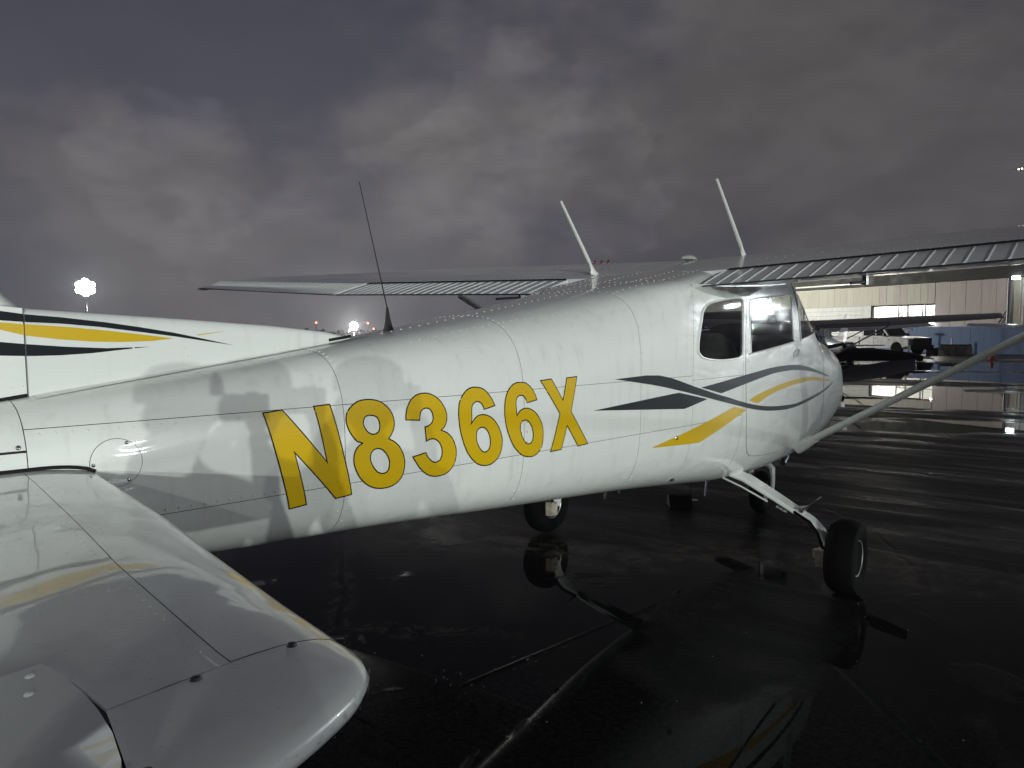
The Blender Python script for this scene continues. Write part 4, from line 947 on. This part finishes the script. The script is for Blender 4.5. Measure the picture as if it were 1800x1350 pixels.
for k in np.linspace(0,1,60):
    i=min(int(k*(len(SEA)-1)),len(SEA)-2);f=k*(len(SEA)-1)-i;q=np.array(SEA[i])*(1-f)+np.array(SEA[i+1])*f
    rv.dome((q[0]-.014,q[1],ZM+TH),(0,0,1),.0019,.0006,8)
# fin rivets
for x,z in((-4.988,1.5105),(-4.97,1.486),(-4.955,1.453),(-4.83,1.507),(-4.825,1.481),(-5.30,1.412),(-5.275,1.416)): rv.dome((x,-float(bw(x))-.0006,z),(0,-1,0),.0036,.002,8)
for b_,m_ in((rv,M_white),(rvg,M_gold),(rvn,M_navy)): tag(b_.build('rivets',m_,AC,40,fix=False),kind='stuff')
# ---- rain water standing on the skin
dp=MB()
def drop(p,n,r): dp.dome(p,n,r,r*.55,7)
for i in range(1500):
    X=random.uniform(-5.25,-.1);zt=float(sec(X)[1]);zb=float(sec(X)[2]);Z=random.uniform(zb+.02,zt-.02);p,n=on_side(X,Z,.0012);drop(p,n,random.uniform(.0006,.0017))
for i in range(900):       # hanging along the belly edge
    X=random.uniform(-5.0,-.9);a=R(random.gauss(-66,5));p=surf(X,a);drop(p,surf_n(X,a),random.uniform(.002,.0055))
for i in range(900):
    X=random.uniform(-4.6,-.8);a=R(random.uniform(45,130));p=surf(X,a);drop(p,surf_n(X,a),random.uniform(.001,.003))
for L,n_ in((WIN,150),(DWIN,520)):
    lo,hi=L.min(0),L.max(0)
    for i in range(n_):
        q=np.array([random.uniform(lo[0],hi[0]),random.uniform(lo[1],hi[1])])
        if inpoly(q[None],L)[0]: p,n=on_side(q[0],q[1],-.0025);drop(p,n,random.uniform(.0014,.0045))
for i in range(900):      # the wet door frame and pillar
    X=random.choice([random.gauss(-1.60,.02),random.gauss(-.74,.05),random.uniform(-1.6,-.7)]);Z=random.uniform(1.36,1.86) if not -1.55<X<-.83 else random.choice([random.gauss(1.80,.02),random.gauss(1.42,.02)]);p,n=on_side(X,Z,.0015);drop(p,n,random.uniform(.0015,.0052))
for i in range(700):
    y=random.uniform(.3,1.66);x=random.uniform(-5.84,-5.16-.19*y-.05);dp.dome((x,-y,ZM+TH),(0,0,1),random.uniform(.0006,.0018),.0008,7)
for i in range(60):
    k=random.random();j=int(k*(len(TIP)-2));p=np.array(TIP[j])+(np.array(TIP[j+1])-np.array(TIP[j]))*random.random();dp.dome((p[0],p[1],ZM+random.uniform(-.01,.012)),(0.3,-1,.2),random.uniform(.001,.003),.0015,7)
for sg in(-1,1):
    for i in range(260):
        y=random.uniform(.55,5.2);p=wpt(y,.999,True);dp.dome((p[0]-.001,sg*p[1],p[2]-.004),(-1,0,-.5),random.uniform(.002,.004),.003,7)
    for i in range(500):
        y=random.uniform(.55,5.2);x=random.uniform(.1,.98);p=wpt(y,x,True);dp.dome((p[0],sg*p[1],p[2]),(0,0,1),random.uniform(.001,.0035),.0014,7)
tag(dp.build('rain_drops',M_drop,AC,60,fix=False),kind='stuff')
# ------------------------------------------------------------------ neighbouring aircraft farther along the line
SKIP={'letter','stripe','rivets','rain_drops','whip','bolt','screw','antenna_fairing','fuel_cap_flag','cover_edge','inspection_cover','belly_antenna','brake_line','line_fitting','brake_hose','step_plate','flange_gap'}
def neighbour(x,y,rz,s,label):
    c=copy_tree(AC,None,SKIP);c.name='light_aircraft';c.location=(x,y,0);c.rotation_euler=(0,0,rz);c.scale=(s,s,s)
    c['label']=label;c['group']='other aircraft parked beyond';return c
GRP='other aircraft parked beyond'
neighbour(17.685,4.932,.137,.912,'nearest other high-wing aircraft, its wing and strut showing past the cowling')
def face(px_x,px_y,rz,s,lab,local):   # put local point (in the aircraft frame) at the ground position given
    q=Matrix.Rotation(rz,3,'Z')@(Vector(local)*s); return neighbour(px_x-q.x,px_y-q.y,rz,s,lab)
n2_=[o for o in SC.objects if o.get('group')==GRP][0]
M_wing_shade=mat('white_wing_shaded',(.085,.085,.09),.35,coat=.3)  # white wing darkened in its colour to imitate the shaded underside
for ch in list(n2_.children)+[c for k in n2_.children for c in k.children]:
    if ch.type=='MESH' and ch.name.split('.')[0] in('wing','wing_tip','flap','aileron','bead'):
        ch.material_slots[0].link='OBJECT';ch.material_slots[0].material=M_wing_shade
n3=face(23.6,5.45,R(31),.86,'parked aircraft whose pale upright tail fin shows in front of the roll-up door',(-6.0,0,0))
n4=face(43.36,3.88,R(4),.90,'parked aircraft at the right edge with only its wingtip before the blue fence',(-1.4,5.4,0))
# coloured base band on that tail fin
M_red=mat('red_paint',(.20,.012,.012),.4)
for z0,z1,m in((1.42,1.60,M_red),):
    r=[]
    for z in(z0,z1):
        k=1-(z-1.4)/1.2*.45;b=.0395*k+.004;x0=-5.262;x1=hg_x(z)-.002
        r.append([(x0,b,z),(x1,b,z),(x1,-b,z),(x0,-b,z)])
    MB().loft(r).build('fin_band',m,n3,None)

# ------------------------------------------------------------------ pickup truck
M_tpaint=mat('truck_white',(.62,.63,.62),.3,coat=.5,noise=(3,.12)); M_dark=mat('dark_plastic',(.012,.012,.013),.5); M_tglass=mat('truck_glass',(.012,.014,.016),.05,coat=.5); M_chrome=mat('chrome',(.5,.5,.5),.2,1.0); M_hl=mat('headlight_glass',(.6,.6,.58),.1,coat=1)
TK=new_empty('pickup_truck',(47.0,7.6,0),R(-122),'white crew pickup truck with dark front bumper parked before the blue fence','truck')
# local: +x forward, front axle at x=0
def sidepoly(poly,w0,name,m,taper=None,parent=TK):
    mb=MB();n=len(poly);rows=[]
    for y,k in((-w0,.0),(-w0*.97,1),(w0*.97,1),(w0,0)):
        rows.append([(x+(0 if k else 0),y,z) for x,z in poly])
    inner=[[(cx+(x-cx)*1,y,z) for x,z in poly] for y,cx in((-w0,0),(w0,0))]
    mb.prism([(x,0,z) for x,z in poly],(0,-w0,0),(0,w0,0));o=mb.build(name,m,parent,30)
    md=o.modifiers.new('b','BEVEL');md.width=.05;md.segments=2;md.limit_method='ANGLE';md.angle_limit=R(25);return o
arch=[(.44*math.cos(t),.40+.46*math.sin(t)) for t in np.linspace(math.pi,0,9)]
sidepoly([(.92,.55),(.95,.98),(.88,1.10),(.2,1.20),(-.75,1.24),(-3.05,1.24),(-3.05,.45)]+[(-.50,.45)]+arch+[(.50,.50)],.96,'body',M_tpaint)
sidepoly([(-.72,1.24),(-1.22,1.84),(-1.5,1.90),(-2.75,1.90),(-2.98,1.80),(-3.04,1.24)],.80,'cab',M_tpaint)
for sg in(-1,1):
    for poly in([(-1.0,1.28),(-1.34,1.76),(-1.80,1.80),(-1.80,1.28)],[(-1.90,1.28),(-1.90,1.80),(-2.66,1.80),(-2.85,1.70),(-2.90,1.28)]):
        MB().prism([(x,0,z) for x,z in poly],(0,sg*.795,0),(0,sg*.812,0)).build('side_window',M_tglass,TK,None)
    MB().box((-.95,sg*1.0,1.32),(.14,.20,.20)).build('mirror',M_dark,TK,None)
    MB().box((.90,sg*.70,.93),(.10,.36,.20)).build('headlight',M_hl,TK,None)
    MB().box((-1.86,sg*.962,.85),(.02,.006,.75)).build('door_seam',M_dark,TK,None)
    MB().box((-1.70,sg*.965,1.10),(.16,.012,.035)).build('door_handle',M_dark,TK,None)
    MB().box((-.60,sg*.963,1.02),(.22,.012,.04)).build('badge',M_chrome,TK,None)
    for x in(0,-3.95):
        w=MB().lathe([(.20,-.12),(.36,-.125),(.40,-.08),(.40,.08),(.36,.125),(.20,.12)],(x,sg*.84,.40),'y',24).build('wheel',M_rubber,TK,40)
        MB().lathe([(0,-.10),(.20,-.115),(.21,0),(.20,.115),(0,.10)],(x,sg*.845,.40),'y',16).build('rim',M_chrome,w,40)
MB().prism([(-.735,0,1.27),(-1.20,0,1.82),(-1.22,0,1.81),(-.75,0,1.26)],(0,-.72,0),(0,.72,0)).build('windscreen',M_tglass,TK,None)
sidepoly([(-3.10,.55),(-3.10,1.22),(-5.05,1.22),(-5.05,.55),(-4.42,.55),(-4.3,.80),(-3.6,.80),(-3.48,.55)],.95,'cargo_bed',M_tpaint)
MB().box((.97,0,.86),(.06,1.10,.30)).build('grille',M_dark,TK,None)
MB().box((1.00,0,.52),(.22,1.94,.30)).build('front_bumper',M_dark,TK,None); MB().box((1.12,0,.85),(.05,1.5,.55)).build('bull_bar',M_dark,TK,None)

# ------------------------------------------------------------------ low covered trailer in front of the truck
M_tarp=mat('black_tarp',(.006,.006,.006),.85,noise=(3,.3))
TR=new_empty('flat_trailer',(33.4,6.55,0),R(-63),'long low black covered trailer standing on the wet apron beyond the nose','trailer')
r=[]
for x,h in((-2.0,.62),(-1.0,.70),(0.0,.66),(1.0,.56),(1.75,.44),(1.95,.40)):
    r.append([(x,-.85,.12),(x,-.87,h*.8),(x,-.7,h),(x,0,h+.05),(x,.7,h),(x,.87,h*.8),(x,.85,.12)])
MB().loft(r).build('tarpaulin',M_tarp,TR,35); MB().box((0,0,.24),(3.9,1.6,.10)).build('deck',M_dark,TR,None)
for x in(-1.3,1.2):
    for sg in(-1,1): MB().lathe([(0,-.06),(.17,-.06),(.18,0),(.17,.06),(0,.06)],(x,sg*.78,.18),'y',16).build('wheel',M_rubber,TR,40)
MB().tube([(1.95,0,.26),(2.7,0,.20)],.03,8).build('tow_bar',M_dark,TR)

# ------------------------------------------------------------------ barrier blocks, bin, cone, chock
def block(x,y,rz,lab):
    t=new_empty('barrier_block',(x,y,0),rz,lab,'barrier','concrete blocks by the blue fence')
    MB().prism([(-.34,0,0),(.34,0,0),(.30,0,.45),(.24,0,.62),(-.24,0,.62),(-.30,0,.45)],(0,-.38,0),(0,.38,0)).build('concrete_body',M_conc,t,None)
    MB().box((0,0,.66),(.5,.7,.07)).build('top_cover',M_dark,t,None)
block(47.9,5.45,R(-20),'beige concrete block with a dark top, left of the pair by the fence')
block(48.2,4.63,R(-20),'beige concrete block with a dark top, right of the pair by the fence')
t=new_empty('equipment_box',(46.75,6.15,0),R(-20),'small black box on the ground just ahead of the pickup bumper','box')
MB().box((0,0,.23),(.5,.5,.46)).build('case',M_tarp,t,None);MB().box((0,0,.485),(.54,.54,.05)).build('lid',M_dark,t,None)
M_orange=mat('cone_orange',(.75,.07,.035),.5)
t=new_empty('traffic_cone',(40.8,2.36,0),0,'small orange traffic cone on the apron in front of the blue fence','cone')
MB().lathe([(.15,.03),(.035,.52),(.03,.53),(0,.53)],(0,0,0),'z',16).build('cone_body',M_orange,t);MB().box((0,0,.016),(.36,.36,.03)).build('base',M_orange,t,None)
t=new_empty('wheel_chock',(-.02,.66,0),R(35),'dark wheel chock lying on wet ground beneath the belly','chock')
MB().prism([(-.10,0,0),(.10,0,0),(.03,0,.10),(-.03,0,.10)],(0,-.10,0),(0,.10,0)).build('wedge',M_rubber,t,None);MB().tube([(0,-.10,.05),(0,-.16,.05)],.012,8).build('peg',M_metal,t)

# ------------------------------------------------------------------ floodlights
AIM=Vector((-4.95,-.3,1.2))
def mast(name,x,y,h,lab,power,col,aim,spot=75,group=None,heads=1,head=(.55,.16,.36),r=.12,ring=False):
    t=new_empty(name,(x,y,0),0,lab,'light',group)
    MB().tube([(0,0,0),(0,0,h-.1)],[.09,.06],10).build('pole',M_metal if ring else M_dmetal,t); MB().lathe([(.22,0),(.22,.04),(.10,.08)],(0,0,0),'z',16).build('base_plate',M_dmetal,t)
    d=(Vector(aim)-Vector((x,y,h))).normalized();yw=math.atan2(d.y,d.x)
    M3=Matrix.Rotation(yw,3,'Z')@Matrix.Rotation(math.asin(max(-1,min(1,-d.z))),3,'Y')
    for k in range(heads):
        off=M3@Vector((0,(k-(heads-1)/2)*(head[0]+.06),0));c=Vector((0,0,h))+off
        hd=MB().box(c,(head[1],head[0],head[2]),M3).build('lamp_head',M_dmetal,t,None)
        MB().box(c+M3@Vector((head[1]/2+.006,0,0)),(.01,head[0]*.9,head[2]*.88),M3).build('lens',M_lampW,hd,None)
    if ring:
        for a,b in((0,.44),(.42,.20),(-.42,.20),(.42,-.24),(-.42,-.24),(0,-.46),(0,.0)):
            c=Vector((0,0,h))+M3@Vector((0,a,b));ex,ey=M3@Vector((0,1,0)),M3@Vector((0,0,1));dn=M3@Vector((1,0,0));q=MB()
            q.loft([[c+dn*k+(ex*math.cos(t_)+ey*math.sin(t_))*rr for t_ in np.linspace(0,2*math.pi,17)[:-1]] for k,rr in((-.22,.10),(-.1,.24),(.06,.29))]);hd=q.build('lamp_head',M_metal,t,40)
            q=MB();q.loft([[c+dn*k+(ex*math.cos(t_)+ey*math.sin(t_))*rr for t_ in np.linspace(0,2*math.pi,17)[:-1]] for k,rr in((.065,.285),(.11,.24),(.13,.05))]);q.build('lens',M_lampF,hd,40)
        MB().tube([(0,0,h-1.3),(0,0,h)],.09,8).build('head_bracket',M_metal,t)
    L=point('lamp_light',Vector((x,y,h))+d*(head[1]/2+.16),power,col,r,None,spot,aim,.55);L.parent=t;L.location=d*(head[1]/2+.16)+Vector((0,0,h))
    return t
Q=Vector((-4.6,-.27,1.2));Dm=25.0
for i,(rr,dz,pw) in enumerate(((.57,.100,KEY[0]),(.66,.098,KEY[1]),(.84,.105,KEY[2]),(.73,.235,KEY[3]))):
    n=math.sqrt(1+rr*rr);p=Q+Vector((-rr,-1,0))*(Dm/n)
    mast('floodlight_mast',p.x,p.y,1.2+Dm*dz/n,['floodlight mast behind the photographer, farthest right of the row','floodlight mast behind the photographer, second from right of the row','floodlight mast behind the photographer, farthest left of the row','tallest floodlight mast behind the photographer'][i],pw,(.93,1.0,.95),AIM,18.5,'floodlight masts behind the camera',r=.07)
mast('floodlight_mast',-1.5,-25.0,3.9,'added fill lamp on a mast off the right side of the cabin',FILL,(.95,1.0,.97),(-2.5,-.4,1.2),60,None,r=.12)  # added fill lamp, lifts the shadow below the tailplane
mast('floodlight_mast',20.5,-11.4,3.15,'floodlight mast standing ahead of the right wingtip',FWD,(.90,.97,1.0),(0,-.5,1.2),70,None,1,(.40,.16,.28),r=.10)
mast('floodlight_mast',18.77,63.2,5.55,'bright floodlight mast far beyond the tail fin on the left',MASTW,(.85,.95,1.0),(-4,0,1.2),60,None,0,(.75,.2,.95),ring=True)
a=R(-110.435);hx,hy=58.528+(-3.0)*math.cos(a)+13*math.sin(a),17.72+(-3.0)*math.sin(a)-13*math.cos(a)
wx,wy=58.528+5*math.cos(a),17.72+5*math.sin(a)
mast('floodlight_mast',hx,hy,5.0,'added lamp on a mast, hidden behind the cabin, lighting the hangar front',HANG,(1,.97,.86),(wx,wy,3.0),110,None,2,r=.3)  # added lamp kept out of sight, brightens the hangar wall
t=new_empty('light_tower',(64.65,85.9,0),0,'dazzling low white light on the far field beyond the black aerial','light')
MB().tube([(0,0,0),(0,0,2.6)],.08,8).build('pole',M_dmetal,t)
d=(CAM-Vector((64.65,85.9,2.75))).normalized()
mb=MB();e=d.orthogonal().normalized();f=d.cross(e)
mb.loft([[Vector((0,0,2.8))+d*k+(e*math.cos(a)+f*math.sin(a))*rr for a in np.linspace(0,2*math.pi,17)[:-1]] for k,rr in((0,.50),(.06,.60),(.10,.56))]);mb.build('lens',M_lampF,t,40)
MB().box((0,0,2.3),(.5,.5,.3)).build('bracket',M_dmetal,t,None)
point('lamp_light',Vector((0,0,2.8))+d*.5,TOWERW,(1,.98,.93),.3,t)
# red and warm signal lights far across the field
def far_pt(px,py,d):
    a=math.atan2; v=fw+rt2*((px-900)/1276.6)-up2*((py-675)/1276.6);p=CAM+v*d; return p
for (x,y,h,m,l) in [(105.62,151.87,4.35,M_lampR,'red signal lamp on a thin post left of the dazzling field light'),(117.6,146.3,4.25,M_lampR,'tallest red signal lamp right of the dazzling field light'),(114.9,147.6,2.7,M_lampR,'low red lamp nearest the dazzling field light'),(118.9,145.6,2.75,M_lampR,'low red lamp nearest the black aerial'),(113.2,148.4,2.3,M_lampF,'small white lamp beside the low red lamps')]:
    t=new_empty('signal_light',(x,y,0),0,l,'light','signal lights across the field')
    MB().tube([(0,0,0),(0,0,h)],.06,6).build('post',M_dmetal,t);MB().lathe([(0,-.22),(.16,-.16),(.22,0),(.16,.16),(0,.22)],(0,0,h+.2),'z',10).build('lens',m,t)
# distant dark wood along the horizon
M_wood=mat('far_foliage',(.10,.10,.095),.9)
mb=MB()
for i in range(900):
    t=random.random();c=Vector((95,258,0)).lerp(Vector((195,170,0)),t);c+=Vector((random.gauss(0,8),random.gauss(0,8),0))
    h=1.3+.9*math.sin(t*23)**2+random.random()*.9+(1.3 if random.random()<.04 else 0);s=random.uniform(.5,1.1)
    a=random.uniform(0,6.28);hh=random.random()*h
    for k in range(2):
        a2=a+k*1.57;e=Vector((math.cos(a2),math.sin(a2),0))*s;u_=Vector((random.uniform(-.3,.3),random.uniform(-.3,.3),1))*s*.8
        p=c+Vector((0,0,max(hh,s*.8)));mb.add([p-e-u_,p+e-u_*.8,p+e*.7+u_,p-e*.8+u_*.9],[(0,1,2,3)])
tag(mb.build('far_wood',M_wood,None,None,fix=False),kind='stuff')
# aircraft on approach, two landing lights
t=new_empty('airplane_in_flight',(404,30,75.3),R(184),'tiny airplane in the night sky showing two landing lights','airplane')
mb=MB();mb.tube([(-3.2,0,0),(-2,0,0),(1.6,0,0),(2.4,0,-.05),(2.7,0,-.1)],[.1,.28,.3,.2,.03],10);mb.build('fuselage',M_dmetal,t)
for sg in(-1,1):
    w=MB().add([(.5,0,.1),(-.3,0,.1),(-.5,sg*3,.2),(-.1,sg*3,.2),(.5,0,.17),(-.3,0,.16),(-.5,sg*3,.24),(-.1,sg*3,.24)],[(0,1,2,3),(4,7,6,5),(0,3,7,4),(3,2,6,7),(1,5,6,2)]).build('wing',M_dmetal,t,None)
    MB().lathe([(0,-.33),(.24,-.22),(.33,0),(.24,.22),(0,.33)],(2.4,sg*.62,-.3),'z',10).build('landing_light',M_lampY,t)
MB().add([(-3.2,0,0),(-2.4,0,0),(-2.9,0,.9),(-3.3,0,.9),(-3.2,.05,0),(-2.4,.05,0),(-2.9,.04,.9),(-3.3,.04,.9)],[(0,1,2,3),(4,7,6,5),(0,4,5,1),(1,5,6,2),(2,6,7,3),(3,7,4,0)]).build('tail_fin',M_dmetal,t,None)

# ------------------------------------------------------------------ the photographer, whose shadow falls on the tail cone
def skin_body(nodes,edges,root,sub=2):
    me=bpy.data.meshes.new('body');me.from_pydata([n[:3] for n in nodes],edges,[]);o=bpy.data.objects.new('body',me);COL.objects.link(o)
    s=o.modifiers.new('skin','SKIN');s.use_smooth_shade=True
    for i,n in enumerate(nodes):
        v=me.skin_vertices[0].data[i];v.radius=(n[3],n[4] if len(n)>4 else n[3]);v.use_root=(i==root)
    ss=o.modifiers.new('sub','SUBSURF');ss.levels=sub;ss.render_levels=sub
    dg=bpy.context.evaluated_depsgraph_get();dg.update();ev=o.evaluated_get(dg);m2=bpy.data.meshes.new_from_object(ev);bpy.data.objects.remove(o);return m2
hd=R(47)
PX,PY=-6.235,-2.515
PE=new_empty('person',(PX,PY,0),hd,'person in a cap and jacket behind the camera holding up a phone','person')
iv=Matrix.Translation((PX,PY,0))@Matrix.Rotation(hd,4,'Z');iv=iv.inverted()
ph=iv@(CAM-fw*.016)            # phone centre in the person's frame
N=[(0,0,.90,.205,.165),(0,0,1.12,.20,.16),(.01,0,1.30,.205,.15),(.01,0,1.42,.15,.105),(.015,0,1.50,.058),(.03,0,1.56,.058),
   (0,.09,.62,.12),(0.02,.09,.42,.085),(-.01,.12,.10,.045),(.06,.125,.045,.042),(.15,.13,.035,.036),
   (0,-.09,.62,.12),(0.02,-.09,.42,.085),(-.01,-.12,.10,.045),(.06,-.125,.045,.042),(.15,-.13,.035,.036),
   (.0,.19,1.40,.065),(.06,.27,1.16,.048),(ph.x-.10,ph.y+.115,ph.z-.08,.032),
   (.0,-.19,1.40,.065),(.06,-.27,1.16,.048),(ph.x-.10,ph.y-.115,ph.z-.08,.032)]
E_=[(0,1),(1,2),(2,3),(3,4),(4,5),(0,6),(6,7),(7,8),(8,9),(9,10),(0,11),(11,12),(12,13),(13,14),(14,15),(3,16),(16,17),(17,18),(3,19),(19,20),(20,21)]
bmB=bmesh.new();bmB.from_mesh(skin_body(N,E_,0))
for v in bmB.verts: v.co.z*=.93 if v.co.x<ph.x-.16 else 1.0
# head
hc=Vector((.055,0,1.535))
hv=bmesh.ops.create_uvsphere(bmB,u_segments=24,v_segments=18,radius=1.0)['verts']
for v in hv:
    x,y,z=v.co
    f=1.0
    v.co=Vector((x*.098,y*.076*(1-.18*max(0,-z)),z*.122))
    if x>0: v.co.x+=.004*math.exp(-((z+.15)/.2)**2)
    v.co.x+=.022*math.exp(-((y/.22)**2+((z+.12)/.16)**2)) if x>.3 else 0       # nose
    v.co.x-=.008*(math.exp(-(((abs(y)-.38)/.15)**2+((z-.12)/.10)**2))) if x>.3 else 0   # eye sockets
    v.co.x-=.004*math.exp(-((y/.3)**2+((z+.50)/.05)**2)) if x>.3 else 0          # mouth
    v.co+=hc
for sg in(1,-1):
    ev=bmesh.ops.create_uvsphere(bmB,u_segments=10,v_segments=8,radius=1.0)['verts']
    for v in ev: v.co=hc+Vector((v.co.x*.018-.005,sg*.076+v.co.y*.010,v.co.z*.030-.005))
# hands: a palm and five fingers closed on the phone edges
for sg in(1,-1):
    w=Vector((ph.x-.10,ph.y+sg*.115,ph.z-.08));pl=Vector((ph.x-.045,ph.y+sg*.100,ph.z-.03))
    n_=[(*w,.028,.022),(*((w+pl)/2),.030,.020),(*pl,.034,.018)];e_=[(0,1),(1,2)]
    for k in range(4):
        b=pl+Vector((.012,-sg*.004,.034-.021*k));m1=b+Vector((.030,sg*.004,.004));m2=m1+Vector((.016,-sg*.022,.0));tp=m2+Vector((.0,-sg*(.022-.003*abs(k-1)),0))
        i=len(n_);n_+=[(*b,.0095),(*m1,.009),(*m2,.0082),(*tp,.0074)];e_+=[(2,i),(i,i+1),(i+1,i+2),(i+2,i+3)]
    b=pl+Vector((-.004,-sg*.016,.0));i=len(n_);n_+=[(*b,.012),(*(b+Vector((.004,-sg*.024,.022))),.010),(*(b+Vector((.012,-sg*.042,.030))),.0085)];e_+=[(2,i),(i,i+1),(i+1,i+2)]
    bmB.from_mesh(skin_body(n_,e_,1,1))
mb_=bpy.data.meshes.new('body');bmB.to_mesh(mb_);bmB.free()
for m_ in(mat('skin',(.42,.25,.17),.55),mat('jacket',(.035,.04,.055),.85,noise=(14,.3)),mat('trousers',(.02,.022,.03),.9,noise=(14,.3)),mat('shoes',(.02,.018,.016),.6)): mb_.materials.append(m_)
for p in mb_.polygons:
    c=p.center;dh=(c-hc).length
    if c.z<.085: k=3
    elif c.z<.52 and abs(c.y)<.24 and c.x<.25: k=2
    elif dh<.135 or (c.z>1.40 and abs(c.y)<.07 and c.x<.2): k=0
    elif c.x>ph.x-.115: k=0
    else: k=1
    p.material_index=k;p.use_smooth=True
link_mesh('body',mb_,None,PE)
M_cap=mat('cap_cloth',(.03,.03,.035),.9)
mb=MB();mb.lathe([(.104,.0),(.106,.03),(.098,.065),(.07,.092),(.03,.103),(0,.105)],(hc.x-.004,0,hc.z+.035),'z',24)
mb.loft([[(hc.x+.055+.115*math.sin(t)*k,.085*math.cos(t)*(.6+.4*k),hc.z+.045-.012*k*k+dz) for t in np.linspace(0,math.pi,13)] for k,dz in((.2,0),(.6,0),(1,-.004),(1,-.010),(.2,-.006))],False,False)
mb.build('cap',M_cap,PE,50)
# phone held just behind the lens position
PH=new_empty('smartphone',CAM-fw*.016,0,'black smartphone held up in both hands by the person','phone')
PH.rotation_euler=co.matrix_world.to_euler()
mb=MB();mb.box((0.055,-.025,0),(.156,.074,.0085));b_=mb.build('case',M_dark,PH,None);md=b_.modifiers.new('b','BEVEL');md.width=.003;md.segments=2
MB().box((0.055,-.025,.0046),(.148,.068,.0006)).build('screen',emis('phone_screen',(.35,.35,.4),.25),PH,None)

# ------------------------------------------------------------------ damp night air: one closed box named haze
hz=MB().box((60,60,50),(1000,1000,102)).build('haze',None,None,None);tag(hz,kind='stuff')
M_h=bpy.data.materials.new('haze');M_h.use_nodes=True;t_=NT(M_h.node_tree);pv=t_.n('ShaderNodeVolumePrincipled');oo=t_.n('ShaderNodeOutputMaterial');t_.l(pv.outputs[0],oo.inputs['Volume'])
pv.inputs['Color'].default_value=(.93,.95,1,1);pv.inputs['Density'].default_value=HAZE;pv.inputs['Anisotropy'].default_value=.25
hz.data.materials.append(M_h)
